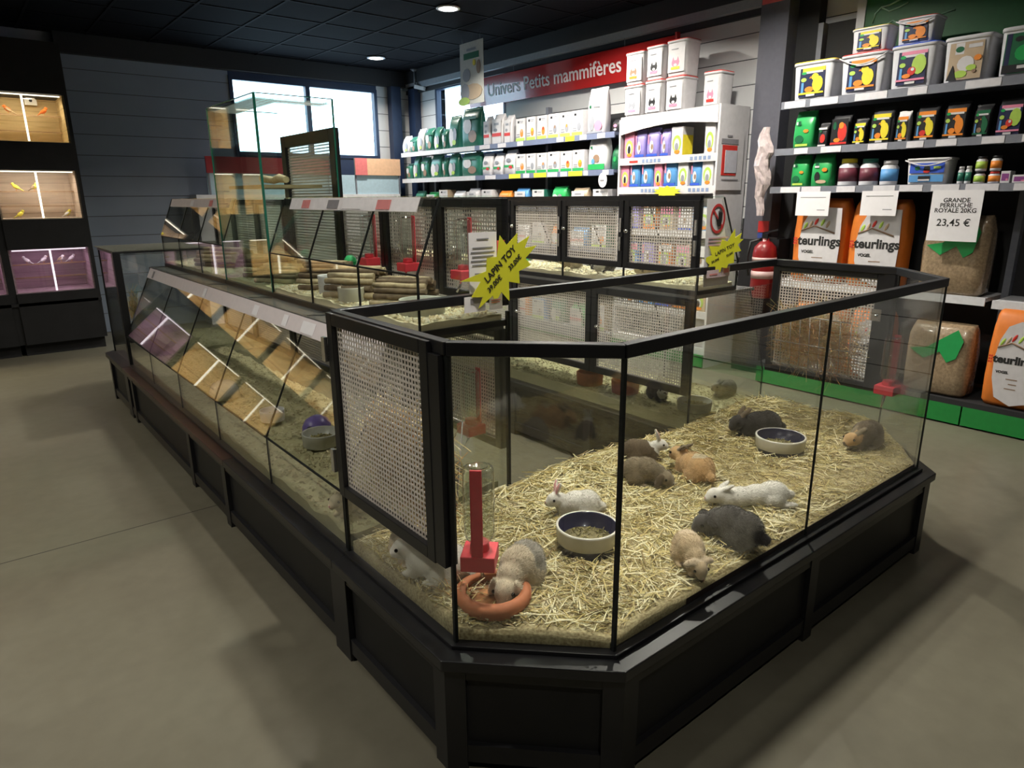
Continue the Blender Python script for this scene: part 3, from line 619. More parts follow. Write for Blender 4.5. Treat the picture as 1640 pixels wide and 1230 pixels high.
# trodden bed inside the pen
V=[];Fc=[];MI=[]; nx,ny=150,56; idx={}
for i in range(nx+1):
    for j in range(ny+1):
        y=Y0+.008+(YA-Y0-.022)*j/ny; k=max(0,CH+.004-(y-Y0))
        xa,xb=X0+.008+k,X1-.008-k; x=xa+(xb-xa)*i/nx
        idx[i,j]=len(V); V.append((x,y,bed_z(x,y)))
for i in range(nx):
    for j in range(ny): Fc.append((idx[i,j],idx[i+1,j],idx[i+1,j+1],idx[i,j+1])); MI.append(0)
ring=[idx[i,0] for i in range(nx+1)]+[idx[nx,j] for j in range(1,ny+1)]+[idx[i,ny] for i in range(nx-1,-1,-1)]+[idx[0,j] for j in range(ny-1,0,-1)]
low=[]
for r_ in ring: low.append(len(V)); V.append((V[r_][0],V[r_][1],.3745))
for k in range(len(ring)): q=(k+1)%len(ring); Fc.append((ring[k],low[k],low[q],ring[q])); MI.append(0)
bed=mesh_from('straw_bedding',V,Fc,MI,[GRD]); 
tag(bed,'trodden straw and sawdust bedding covering the floor of the rabbit pen','bedding',kind='stuff')
for p in bed.data.polygons: p.use_smooth=True
# loose straw on the bed, thickest in the near left and along the back
V=[];Fc=[];MI=[]; c=0
while c<30000:
    x=rng.uniform(X0,X1); y=rng.uniform(Y0,YA); 
    if not inpen(x,y,.02): continue
    dens=.35+.8*nz(x,y,3.1)+ (.4 if x<1.6 else 0)+(.35 if y>1.6 else 0)+.25*(1.6<x<1.9 and y>1.15)
    small=rng.random()>dens
    L=rng.uniform(.012,.03) if small else rng.uniform(.03,.10); w=rng.uniform(.0006,.0012) if small else rng.uniform(.0010,.0024)
    a=rng.uniform(0,2*PI); el=rng.uniform(-.12,.25) if not small else rng.uniform(-.1,.15)
    d=Vector((math.cos(a)*math.cos(el),math.sin(a)*math.cos(el),math.sin(el)))
    e=Vector((x,y,0))+d*L
    if not inpen(e.x,e.y,.012): continue
    z=bed_z(x,y)+rng.uniform(0,.006 if small else .012)
    if small: mi=rng.choice((0,0,1,2,3))
    else: mi=rng.choices((0,1,2,3),(5,6,2,1))[0]
    if x>2.3 and rng.random()<.4: mi=rng.choice((2,3,0))
    strands(V,Fc,MI,Vector((x,y,z)),d,L,w,rng.uniform(-.003,.006),mi); c+=1
lo=mesh_from('loose_straw',V,Fc,MI,ST); tag(lo,'loose golden straw stalks scattered over the rabbit pen floor','straw',kind='stuff')
# hay tufts: racks, near-left corner
def hay(name,label,boxc,boxr,n,mats,lay=0.4,Lr=(.05,.12)):
    V=[];Fc=[];MI=[]
    for k in range(n):
        p=Vector([boxc[i]+boxr[i]*rng.uniform(-1,1)*rng.uniform(.3,1) for i in range(3)])
        a=rng.uniform(0,2*PI); el=rng.gauss(0,lay); d=Vector((math.cos(a)*.25,math.sin(a),math.tan(max(-1.2,min(1.2,el))))).normalized()
        L=rng.uniform(*Lr)
        e=p+d*L
        if not (boxc[0]-boxr[0]*1.1<e.x<boxc[0]+boxr[0]*1.1): d.x=-d.x*.3
        e=p+d*L
        if e.y>boxc[1]+boxr[1]+.03 or e.y<boxc[1]-boxr[1]-.03: continue
        strands(V,Fc,MI,p,d,L,rng.uniform(.0007,.0013),rng.uniform(-.01,.015),rng.randrange(len(mats)))
    o=mesh_from(name,V,Fc,MI,mats); tag(o,label,'hay',kind='stuff'); return o
hay('hay','brown hay packed in the rack behind the near mesh door',(X0+.068,1.62,.77),(.05,.23,.16),4200,[HAYM[0],HAYM[1],HAYM[2],HAYM[3]])
hay('hay','orange-brown hay heaped in the rack on the far mesh door',(X1-.075,1.62,.80),(.055,.23,.16),3000,[HAYM[1],HAYM[2],HAYM[2],HAYM[0]])
V=[];Fc=[];MI=[]
for (cx,cy,r,n) in ((.95,1.62,.08,350),(.93,1.42,.05,160)):
    for k in range(n):
        a=rng.uniform(0,2*PI); q=rng.random()**.5*r; x=cx+q*math.cos(a)*.8;y=cy+q*math.sin(a)*1.6
        if not inpen(x,y,.05) or (X0+.26-x)+(Y0+.0-y)>0 and False: continue
        a=rng.uniform(0,2*PI); el=rng.uniform(-.1,.8); L=rng.uniform(.03,.07)
        strands(V,Fc,MI,Vector((x,y,bed_z(x,y)+rng.uniform(0,.03))),Vector((math.cos(a)*.5,math.sin(a),el)),L,.0012,.005,rng.randrange(4))
o=mesh_from('hay',V,Fc,MI,HAYM); tag(o,'small drift of fallen hay below the near mesh door','hay',kind='stuff')
# shavings in the arms: trays
def shavings(name,label,x0,x1,y0,y1,zt,zb,n,seed,mats=None,amp=.012):
    mats=mats or SHV
    V=[];Fc=[];MI=[]; nx=max(6,int((x1-x0)/.03)); ny=int((y1-y0)/.03); idx={}
    def Z(x,y): return zt+amp*noise.noise(Vector((x*7,y*7,seed)))+amp*.5*noise.noise(Vector((x*25,y*25,seed)))
    for i in range(nx+1):
        for j in range(ny+1):
            x=x0+(x1-x0)*i/nx; y=y0+(y1-y0)*j/ny; idx[i,j]=len(V); V.append((x,y,Z(x,y)))
    for i in range(nx):
        for j in range(ny): Fc.append((idx[i,j],idx[i+1,j],idx[i+1,j+1],idx[i,j+1])); MI.append(0)
    ring=[idx[i,0] for i in range(nx+1)]+[idx[nx,j] for j in range(1,ny+1)]+[idx[i,ny] for i in range(nx-1,-1,-1)]+[idx[0,j] for j in range(ny-1,0,-1)]
    low=[]
    for r_ in ring: low.append(len(V)); V.append((V[r_][0],V[r_][1],zb))
    for k in range(len(ring)): q=(k+1)%len(ring); Fc.append((ring[k],low[k],low[q],ring[q])); MI.append(0)
    for k in range(n):
        x=rng.uniform(x0+.01,x1-.01);y=rng.uniform(y0+.01,y1-.01); z=Z(x,y)+.001
        a=rng.uniform(0,PI); s=rng.uniform(.004,.011); dx,dy=math.cos(a)*s,math.sin(a)*s; h=rng.uniform(.001,.007); b=len(V)
        x=min(max(x,x0+.014),x1-.014); y=min(max(y,y0+.014),y1-.014)
        V+= [(x-dx,y-dy,z),(x+dy,y-dx,z+h*.4),(x+dx,y+dy,z+h),(x-dy,y+dx,z+h*.5),(x,y,z+h+.002)]
        Fc+= [(b,b+1,b+4),(b+1,b+2,b+4),(b+2,b+3,b+4),(b+3,b,b+4),(b+3,b+2,b+1,b)]; MI+=[rng.randrange(3)]*5
    o=mesh_from(name,V,Fc,MI,mats); tag(o,label,'bedding',kind='stuff'); return o
OLV=[mat('dusty_shaving',(.52,.48,.27),.8),mat('dusty_shaving_light',(.66,.61,.38),.8),mat('dusty_shaving_dark',(.38,.33,.18),.8)]
shavings('wood_shavings','dusty wood shavings on the floor of the long low display case',.86,XL-.03,YA+.03,YB-.02,.415,.363,5200,1,OLV,.02)
shavings('wood_shavings','wood shavings on the floor of the case across the staff aisle',XR+.03,X1-.02,YA+.03,YB-.02,.42,.363,4500,2,OLV)
shavings('wood_shavings','pale wood shavings in the upper case above the long display case',1.165,XL-.02,YA+.01,3.22,1.09,1.0685,4200,3)
shavings('wood_shavings','pale wood shavings on the floor of the glass tower',1.165,XL-.02,3.24,3.92,1.085,1.0685,900,4)
shavings('wood_shavings','pale wood shavings in the upper case beyond the tower',1.165,XL-.02,3.945,5.29,1.085,1.0685,1300,5)
shavings('wood_shavings','pale yellow wood shavings behind the three small mesh doors',XR+.02,2.965,YA+.012,5.08,1.088,1.0665,4200,6)
shavings('wood_shavings','bedding on the floor of the far pen under the mesh lid',X0+.31,X1-.31,YB+.04,Y1-.02,.42,.363,800,7,OLV)
hay('hay','tuft of hay behind the corner glass of the far pen',(.97,5.6,.72),(.05,.12,.12),500,HAYM)
# ================= RABBITS AND GUINEA PIGS: one continuous skin each, fur and eyes as children
def furm(name,c,v=.15): return mat(name,c,.9,0,v,35,.15,sheen=.3)
PINK=mat('inner_ear_pink',(.75,.38,.36),.7); EYE=mat('dark_eye',(.01,.008,.008),.08); 
def Ry(a): return Matrix.Rotation(R(a),3,'Y')
def Rz(a): return Matrix.Rotation(R(a),3,'Z')
def Rx(a): return Matrix.Rotation(R(a),3,'X')
def rabbit(label,loc,rz,col,pose='loaf',ears='back',yaw=0,pitch=0,s=1.0,patches=(),cat_='rabbit',name='rabbit',fur=7000,furl=.0065,seed=1,inner=True,eye=True):
    # faces +X; length of a loaf about .19 at s=1
    E_=[]  # (centre,radii,matrix,tag)
    def e(c,r,M=None,tg='b'): E_.append((Vector(c),Vector(r),M,tg))
    guinea=(pose=='guinea')
    if pose=='loaf':
        e((-.045,0,.055),(.056,.052,.055)); e((-.005,0,.056),(.062,.049,.05)); e((.04,0,.048),(.045,.040,.044))
        for q in (1,-1):
            e((-.04,q*.036,.034),(.042,.021,.035)); e((-.015,q*.042,.010),(.034,.012,.010)); e((.072,q*.018,.010),(.022,.011,.010)); e((.052,q*.025,.028),(.018,.014,.024))
        e((-.105,0,.042),(.02,.017,.018)); N=Vector((.055,0,.062)); hd=Vector((.088,0,.080))
    elif pose=='sit':   # back arched, head down over a bowl
        e((-.045,0,.058),(.058,.054,.058)); e((.0,0,.066),(.06,.05,.056)); e((.045,0,.058),(.042,.038,.042))
        for q in (1,-1):
            e((-.035,q*.038,.036),(.045,.022,.037)); e((-.005,q*.044,.010),(.036,.013,.010)); e((.060,q*.022,.030),(.014,.012,.032)); e((.068,q*.022,.008),(.02,.011,.008))
        e((-.108,0,.045),(.02,.017,.018)); N=Vector((.062,0,.064)); hd=Vector((.098,0,.062))
    elif pose=='stretch':
        e((-.11,0,.046),(.062,.050,.046)); e((-.045,0,.042),(.07,.045,.042)); e((.03,0,.040),(.065,.042,.040)); e((.08,0,.042),(.04,.036,.038))
        for q in (1,-1):
            e((-.10,q*.040,.030),(.045,.02,.030)); e((-.15,q*.045,.012),(.045,.015,.012)); e((.11,q*.022,.011),(.035,.012,.010))
        e((-.18,0,.035),(.022,.018,.018)); N=Vector((.09,0,.05)); hd=Vector((.128,0,.060))
    else:
        e((-.05,0,.042),(.05,.042,.042)); e((0,0,.044),(.06,.043,.042)); e((.05,0,.044),(.045,.038,.038))
        for q in (1,-1): e((-.04,q*.032,.008),(.02,.01,.008)); e((.045,q*.028,.008),(.016,.009,.008))
        N=Vector((.07,0,.045)); hd=Vector((.085,0,.048))
    HM=Rz(yaw)@Ry(pitch)
    def h(c,r,M=None,tg='h'):
        c=hd+Vector(c); c=N+HM@(c-N); E_.append((c,Vector(r),HM@(M or Matrix.Identity(3)),tg)); return c
    h((0,0,0),(.034,.028,.029)); h((.022,0,-.008),(.021,.018,.017)); h((.008,0,-.014),(.02,.022,.014)); h((-.022,0,-.006),(.03,.028,.028))
    for q in (1,-1):
        if guinea: h((-.018,q*.026,.018),(.011,.005,.010),None,'e')
        elif ears=='up': h((-.014,q*.013,.047),(.0075,.012,.033),Ry(-18)@Rx(-q*14),'e')
        elif ears=='back': h((-.040,q*.014,.026),(.034,.012,.0075),Ry(22)@Rz(-q*14),'e')
        elif ears=='lop': h((-.010,q*.038,-.010),(.016,.009,.036),Rx(q*16)@Ry(-8),'e')
        elif ears=='side': h((-.018,q*.034,.014),(.014,.030,.007),Rx(-q*20),'e')
    mb=MB()
    for c,r,M,tg in E_: mb.ell(c*s,r*s,0,M,3)
    me=bpy.data.meshes.new('tmp'); mb.b.to_mesh(me); mb.b.free(); tmp=bpy.data.objects.new('tmp',me); COL.objects.link(tmp)
    rm=tmp.modifiers.new('r','REMESH'); rm.mode='VOXEL'; rm.voxel_size=.0042*s; rm.use_smooth_shade=True
    sm=tmp.modifiers.new('s','SMOOTH'); sm.factor=.5; sm.iterations=5
    dg=bpy.context.evaluated_depsgraph_get(); me=bpy.data.meshes.new_from_object(tmp.evaluated_get(dg)); bpy.data.objects.remove(tmp)
    me.name='rabbit_body'; me.materials.clear()
    mats=[col[0],col[1] if len(col)>1 else col[0],col[2] if len(col)>2 else col[0],PINK,mat('nose_'+('pink' if inner else 'dark'),(.6,.3,.28) if inner else (.1,.07,.06),.6)]
    for x in mats: me.materials.append(x)
    nose=N+HM@(hd+Vector((.043,0,-.004))-N)
    earc=[c for c,r,M,tg in E_ if tg=='e']; headc=N+HM@(hd-N)
    rr=random.Random(seed)
    for p in me.polygons:
        c=p.center/s; k=0
        c2=c+Vector((noise.noise(c*60),noise.noise(c*60+Vector((5,5,5))),0))*.006
        for (pc,pr,pm) in patches:
            if (c2-Vector(pc)).length<pr: k=pm
        for (q,(ec,er,eM,tg)) in enumerate(E_):
            if tg=='e':
                l=(eM.transposed()@(c-ec)); f=Vector((l.x/er.x,l.y/er.y,l.z/er.z)).length
                if f<1.15:
                    k=1 if len(col)>1 else k
                    nrm=eM.transposed()@p.normal
                    if ears=='up' and nrm.x>.55 and f<1.05 and inner: k=3
                    if ears=='back' and not guinea and nrm.z>2: k=3
        if (c-nose).length<.0055: k=4
        p.material_index=k; p.use_smooth=True
    root=thing(name,label,cat_,loc,rz)
    root.scale=(.88,.88,.90)
    b=bpy.data.objects.new('body',me); COL.objects.link(b); b.parent=root
    # fur: fine tapered blades leaning backward
    V=[];Fc=[];MI=[]; P=list(me.polygons); A=[p.area for p in P]; 
    picks=rr.choices(range(len(P)),A,k=fur)
    for i in picks:
        p=P[i]; 
        if p.material_index in (3,4): continue
        if (p.center/s-nose).length<.012: continue
        n=p.normal.copy(); hh=(p.center/s-headc).length<.036
        d=(n*.55+Vector((-.75,0,-.3))+Vector((rr.uniform(-.3,.3),rr.uniform(-.3,.3),rr.uniform(-.3,.3)))).normalized()
        if d.dot(n)<.12: d=(d+n*(.3-d.dot(n))).normalized()
        L=furl*s*rr.uniform(.6,1.3)*(.5 if hh or p.center.z<.02*s else 1)
        sd=d.cross(Vector((rr.uniform(-1,1),rr.uniform(-1,1),rr.uniform(-1,1)))).normalized()*.0006*s; q=len(V); c=p.center
        V+=[tuple(c-sd),tuple(c+sd),tuple(c+d.cross(sd)*1.0),tuple(c+d*L)]; Fc+=[(q,q+1,q+3),(q+1,q+2,q+3),(q+2,q,q+3)]; MI+=[p.material_index]*3
    fm=bpy.data.meshes.new('fur'); fm.from_pydata(V,[],Fc)
    for x in mats[:3]: fm.materials.append(x)
    fm.polygons.foreach_set('material_index',[min(k,2) for k in MI]); fm.update()
    fo=bpy.data.objects.new('fur',fm); COL.objects.link(fo); fo.parent=root; fo['kind']='stuff'
    if eye:
        for q in (1,-1):
            c=N+HM@(hd+Vector((.012,q*.0265,.007))-N); mb=MB(); mb.ell(c*s,(.0055*s,)*3); mb.done('eye',EYE,root,local=True)
    return root
W=furm('fur_white',(.80,.77,.70),.04); GB=furm('fur_grey_beige',(.58,.49,.36)); GB2=furm('fur_grey',(.36,.33,.28)); TAN=furm('fur_tan',(.56,.43,.27)); TAN2=furm('fur_buff',(.66,.53,.37))
BK=furm('fur_black_brown',(.035,.030,.028)); BK2=furm('fur_dark_grey',(.075,.068,.065)); AG=furm('fur_agouti',(.25,.20,.13)); AG2=furm('fur_brown',(.15,.11,.07)); OR=furm('fur_ginger',(.62,.40,.19)); CR=furm('fur_cream',(.75,.65,.45)); BLU=furm('fur_slate',(.10,.10,.11))
def on(x,y): return (x,y,bed_z(x,y)+.001)
# heading: +X is image right & away, -Y is image right & near, -X image left & near, +Y image left & away
rabbit('small white rabbit with upright pink ears beside the nearer ceramic bowl',on(1.545,1.555),R(140),[W,W],'loaf','up',20,5,.98,seed=2)
rabbit('grey-beige rabbit with its head down eating from the terracotta bowl',on(1.10,1.335),R(205),[GB,GB,GB2],'sit','lop',10,26,1.2,patches=(((-.05,0,.06),.062,2),((-.09,0,.04),.05,2)),seed=3,inner=False,furl=.008)
rabbit('white rabbit crouched behind the red water bottle at the near left glass',on(.935,1.52),R(120),[W,W],'loaf','back',10,5,1.22,seed=4)
rabbit('buff rabbit half hidden below the near mesh door',on(.93,1.68),R(250),[TAN2,TAN],'loaf','back',0,10,.9,seed=5)
rabbit('round tan rabbit curled up facing the front glass of the pen',on(1.575,1.09),R(-125),[TAN,TAN2,TAN2],'sit','side',10,40,.92,patches=(((.06,0,.05),.035,2),((-.05,0,.1),.03,2)),seed=6,furl=.009)
rabbit('dark charcoal rabbit with lop ears next to the stretched white rabbit',on(1.80,1.10),R(100),[BK2,BK,BK],'sit','side',48,20,1.15,seed=7,inner=False,furl=.009)
rabbit('white rabbit stretched out full length in the middle of the pen',on(2.06,1.21),R(150),[W,W],'stretch','back',0,5,1.06,seed=8)
rabbit('brown agouti rabbit lying against the ginger rabbit',on(1.95,1.58),R(-62),[AG,AG2,GB],'sit','lop',-20,25,1.02,seed=9,inner=False,furl=.009)
rabbit('ginger rabbit lying right of the brown agouti rabbit',on(2.14,1.50),R(75),[OR,AG,CR],'loaf','back',10,12,1.15,patches=(((-.04,0,.09),.03,2),),seed=10,furl=.008)
rabbit('grey and white spotted rabbit behind the brown agouti rabbit',on(2.12,1.74),R(-40),[AG2,W,W],'loaf','up',0,0,.95,patches=(((.088,0,.08),.05,1),((.05,0,.09),.03,1)),seed=11)
rabbit('black rabbit crouching behind the farther ceramic bowl',on(2.76,1.60),R(142),[BK,AG2],'loaf','back',20,20,1.25,seed=12,inner=False)
rabbit('brown-grey rabbit with tan head at the far right of the pen',on(2.98,1.21),R(175),[AG2,AG,OR],'sit','back',-10,8,1.12,patches=(((.1,0,.07),.045,2),),seed=13,inner=False,furl=.008)
def ona(x,y): return (x,y,.425)
rabbit('cream rabbit in the low display case beside the near mesh door',ona(.95,2.08),R(200),[CR,CR],'loaf','back',0,5,.95,seed=14)
rabbit('slate-grey rabbit in the low case behind the red water bottles',ona(1.33,2.10),R(-60),[BLU,BLU],'loaf','back',0,10,1.0,seed=15,inner=False)
rabbit('dark rabbit with white chest in the case across the aisle',ona(2.86,2.26),R(-120),[BK,W,W],'loaf','back',0,5,1.0,patches=(((.09,0,.06),.04,2),),seed=16,inner=False)
rabbit('small grey rabbit at the end of the case across the aisle',ona(3.2,2.07),R(170),[GB2,GB2],'loaf','back',0,10,.85,seed=17,inner=False)
def ong(u,v):
    p=atx(u,v,2.8); return (2.8,p.y,1.094)
rabbit('black and white guinea pig under the middle small mesh door',ong(968,436),R(180),[BK,W,W],'guinea','back',0,5,.95,patches=(((.07,0,.04),.05,2),),cat_='guinea pig',name='guinea_pig',seed=18,inner=False)
rabbit('cream guinea pig with brown patches under the right small mesh door',ong(1035,444),R(-100),[CR,AG2,W],'guinea','back',0,0,.95,patches=(((0,0,.06),.05,1),),cat_='guinea pig',name='guinea_pig',seed=19,inner=False)
rabbit('cream guinea pig between the left and middle small mesh doors',ong(915,428),R(90),[CR,CR],'guinea','back',0,0,.95,cat_='guinea pig',name='guinea_pig',seed=20)
# ================= BOWLS, BOTTLES, TUNNELS, SIGNS
CER=mat('cream_ceramic',(.72,.70,.60),.25,coat=.4); NAVY=mat('navy_glaze',(.02,.02,.05),.25,coat=.4); TERR=mat('terracotta',(.50,.17,.075),.7,0,.12,30); FEED=mat('dry_feed',(.20,.17,.08),.9,0,.4,90,bump=.6); GREYC=mat('grey_glaze',(.55,.54,.48),.3)
def feed(t,c,r,z,n=140,m=None,m2=None):
    mb=MB(); mb.lathe([(r,z-.006),(r,z),(r*.5,z+.005),(.001,z+.007)],c,n=24); 
    for k in range(n):
        a=rng.uniform(0,2*PI);q=r*.93*rng.random()**.5; p=Vector(c)+Vector((q*math.cos(a),q*math.sin(a),z+.003+.004*(1-q/r)))
        mb.bar(p,p+Vector((rng.uniform(-1,1),rng.uniform(-1,1),.3)).normalized()*rng.uniform(.006,.014),.0025,.0025,rng.randrange(2))
    o=mb.done('feed',[m or FEED,m2 or HAYM[0]],t); return o
def crock(label,c,r,h,band=True,m=None):
    t=thing('feeding_bowl',label,'bowl',c); m=m or CER
    mb=MB()
    prof=[(r*.94,0),(r*.96,.004),(r*.965,h*.36),(r*.97,h*.37),(r,h*.92),(r*1.0,h),(r*.93,h),(r*.90,h*.94),(r*.82,.014),(.001,.012)]
    mb.lathe(prof,c,n=40,ms=[1 if band else 0,1 if band else 0,0,0,0,0,1 if band else 0,1 if band else 0,1 if band else 0]); mb.done('dish',[m,NAVY],t)
    feed(t,c,r*.83,h*.38); return t
crock('cream and navy ceramic bowl of dry feed, nearer one in the pen',on(1.42,1.375),.10,.080)
crock('cream and dark ceramic bowl of feed in front of the black rabbit',on(2.67,1.43),.105,.078)
c=on(.995,1.315); c=(c[0],c[1],c[2]-.004); t=thing('feeding_bowl','terracotta bowl with inward curling rim at the near corner','bowl',c)
mb=MB(); mb.lathe([(.070,0),(.092,.006),(.105,.026),(.104,.044),(.090,.053),(.078,.050),(.076,.042),(.086,.034),(.085,.016),(.07,.011),(.001,.010)],c,n=40); mb.done('dish',TERR,t); 
mb=MB(); mb.lathe([(.07,.017),(.04,.020),(.001,.021)],c,n=30); mb.done('feed',mat('orange_feed',(.45,.2,.08),.9,0,.3,60),t)
crock('pale ceramic bowl in the low case near the mesh door',(1.15,2.79,.425),.085,.06,False,mat('pale_glaze',(.5,.5,.43),.35))
crock('pale shallow bowl at the end of the case across the aisle',(2.86,2.02,.425),.09,.05,False,MATS['pale_glaze'])
for (x,y,lab) in ((2.80,2.72,'terracotta crock in the case across the aisle, farther one'),(2.82,2.46,'terracotta crock in the case across the aisle, nearer one')):
    t=thing('feeding_bowl',lab,'bowl',(x,y,.425)); mb=MB(); mb.lathe([(.065,0),(.075,.005),(.08,.075),(.074,.08),(.068,.07),(.06,.012),(.001,.01)],(x,y,.425),n=32); mb.done('dish',TERR,t); feed(t,(x,y,.425),.064,.035,30)
for (x,y,r,h,lab,mm) in ((1.245,2.58,.055,.06,'small cream bowl between two stick tunnels in the upper case',CER),(1.27,2.84,.05,.085,'white ceramic pot left of the open stick tunnel',WHITE),(1.30,2.12,.085,.055,'wide white bowl at the near end of the upper case',MATS['pale_glaze'])):
    crock(lab,(x,y,1.089),r,h,False,mm)
# water bottles
BOT=glassmat('bottle_glass',(.96,.985,.975),.16)
WATER=glassmat('bottle_water',(.97,.985,.98),.03,.4)
def water_bottle(label,loc,nrm,s=1.0,grp=None,holder=RED):
    # glass bottle upside down in a red holder; nrm points from its wall into the cage
    n=Vector(nrm).normalized(); rz=math.atan2(n.y,n.x); t=thing('water_bottle',label,'water bottle',loc,rz,grp)
    mb=MB(); r=.034*s
    mb.lathe([(.012*s,.035*s),(.016*s,.05*s),(r*.95,.075*s),(r,.085*s),(r,.222*s),(r*.93,.232*s),(r*.6,.236*s),(r*.5,.230*s),(.001,.228*s)],(.035*s,0,0),n=28); mb.done('glass_bottle',BOT,t,local=True)
    mb=MB(); mb.lathe([(.013*s,.05*s),(r*.88,.078*s),(r*.90,.19*s),(.001,.19*s)],(.035*s,0,0),n=24); mb.done('water',WATER,t,local=True)
    mb=MB(); mb.box((.0,0,.14*s),(.006,.026*s,.20*s)); mb.box((.034*s,0,.022*s),(.075*s,.075*s,.036*s)); mb.lathe([(.022*s,.04*s),(.02*s,.06*s)],(.035*s,0,0),n=20); mb.done('holder',holder,t,local=True,bevel=.003)
    mb=MB(); mb.tube([(.045*s,0,.004*s),(.05*s,0,-.02*s),(.068*s,0,-.045*s)],.0045*s,m=0,n=8); mb.done('drinking_tube',CHROME,t,local=True); return t
water_bottle('large glass water bottle in a red holder at the near corner of the pen',(.925,1.290,.545),(1,1,0),1.22)
water_bottle('water bottle in a red holder on the aisle side behind the near mesh door',(1.50,2.06,.60),(-1,0,0),1.1)
water_bottle('water bottle with red base at the far right corner of the pen',(3.295,1.25,.60),(-1,-.0,0),1.15)
for (y,lab) in ((2.84,'red water bottle farthest left in the upper case'),(2.50,'red water bottle in the middle of the upper case'),(2.10,'red water bottle nearest the end of the upper case')):
    p=None; water_bottle(lab,(XL-.025,y,1.20),(-1,0,0),.95)
for (y,lab) in ((2.79,'clear bottle outside the upper case by the left door post'),(2.36,'clear bottle outside the upper case by the middle door post')):
    water_bottle(lab,(XL+.02,y-.03,1.25),(1,0,0),.8,None,CHROME)
t=thing('latch','square metal latch on the frame of the far mesh door','latch',(X1-.03,1.35,.95)); mb=MB(); mb.b2((X1-.045,1.33,.93),(X1-.022,1.375,.985)); mb.done('plate',CHROME,t); mb=MB(); mb.ell((X1-.05,1.35,.955),(.008,.008,.008)); mb.done('knob',CHROME,t)
# stick tunnels
BARK=[mat('bark_light',(.55,.43,.27),.85,0,.25,40,bump=.4),mat('bark_dark',(.20,.14,.09),.85,0,.3,40,bump=.4),mat('bark_pale',(.62,.50,.32),.8,0,.2,40,bump=.4)]
def tunnel(label,c,rz,L=.24,r=.085,n=11,arch=1.0,grp=None):
    t=thing('stick_tunnel',label,'stick tunnel',c,rz)
    for k in range(n):
        a=PI*(k+.5)/n; p=Vector((0,math.cos(a)*r,math.sin(a)*r*arch)); rr=PI*r/n/2*1.02
        mb=MB(); x0=-L/2+rng.uniform(-.012,.008); x1=L/2+rng.uniform(-.01,.012); z=p.z+.008
        mb.tube([(x0,p.y,z),(x0+L*.3,p.y+rng.uniform(-.002,.002),z+rng.uniform(-.002,.002)),(x0+L*.7,p.y,z+rng.uniform(-.002,.002)),(x1,p.y,z)],[rr*.95,rr,rr*.93,rr],rng.randrange(3),n=9); 
        mb.done('stick',BARK,t,local=True)
    return t
fz=1.088
tunnel('arched stick tunnel with a dark open end, right of the white pot',(1.32,2.66,fz),R(-52),.21,.098,12,1.18)
tunnel('stick tunnel nearest the end of the upper case',(1.36,2.34,fz),R(-52),.21,.09,12,1.05)
tunnel('stick tunnel beside the tower, left of the white pot',(1.34,3.00,fz),R(-52),.20,.10,13,1.15)
tunnel('low flat stick bridge inside the glass tower',(1.30,3.40,fz-.002),R(-60),.24,.09,11,.9)
tunnel('bundle-like stick tunnel at the far side of the tower',(1.33,3.72,fz-.002),R(-40),.22,.09,12,1.2)
tunnel('stick tunnel in the upper case beyond the tower',(1.33,4.5,fz),R(-60),.3,.1,12)
t=thing('branch_perch','pale gnawed branch lying on the shelf of the glass tower','branch',(1.36,3.6,1.566)); mb=MB(); mb.tube([(1.33,3.38,1.59),(1.35,3.52,1.600),(1.38,3.68,1.592),(1.37,3.82,1.605)],[.016,.022,.018,.02]); mb.done('branch',BARK[2],t)
t=thing('plastic_tub','blue-grey plastic tub standing at the back of the upper case','tub',(1.44,2.99,1.09)); mb=MB(); mb.lathe([(.045,0),(.05,.1),(.046,.1),(.04,.01),(.001,.008)],(1.44,2.97,1.09),n=24); mb.done('tub',mat('blue_grey_plastic',(.2,.3,.36),.4),t)
t=thing('toy_ball','bright green ball above the blue-grey tub','ball',(1.44,2.97,1.19)); mb=MB(); mb.ell((1.44,2.97,1.215),(.03,.03,.03)); mb.lathe([(.0305,-.002),(.0305,.002)],(1.44,2.97,1.215),n=20); mb.done('ball',mat('green_rubber',(.05,.6,.2),.4),t)
# signs on the rear rail
SGY=mat('fluorescent_yellow_card',(.80,.80,.04),.6,0,.02)
def star_sign(label,c,w,tilt,lines,spikes,n=(0,-1,0)):
    t=thing('price_star',label,'sign',c); mb=MB(); P=[]
    for k,(a,r) in enumerate(spikes): P.append((math.cos(R(a))*r*w,math.sin(R(a))*r*w))
    M=facing(n,(0,0,0)).to_3x3(); mb.prism(P,0,.002,0,M,c); mb.done('card',SGY,t)
    for (tx,sz,x,y,b) in lines:
        F_=facing(n,Vector(c)+Vector(n)*.0028)@Matrix.Translation((x*w,y*w,0))@Matrix.Rotation(R(tilt),4,'Z'); text_mesh('lettering',tx,sz*w,F_,INK,t,.0003,b*w,shear=.15)
    return t
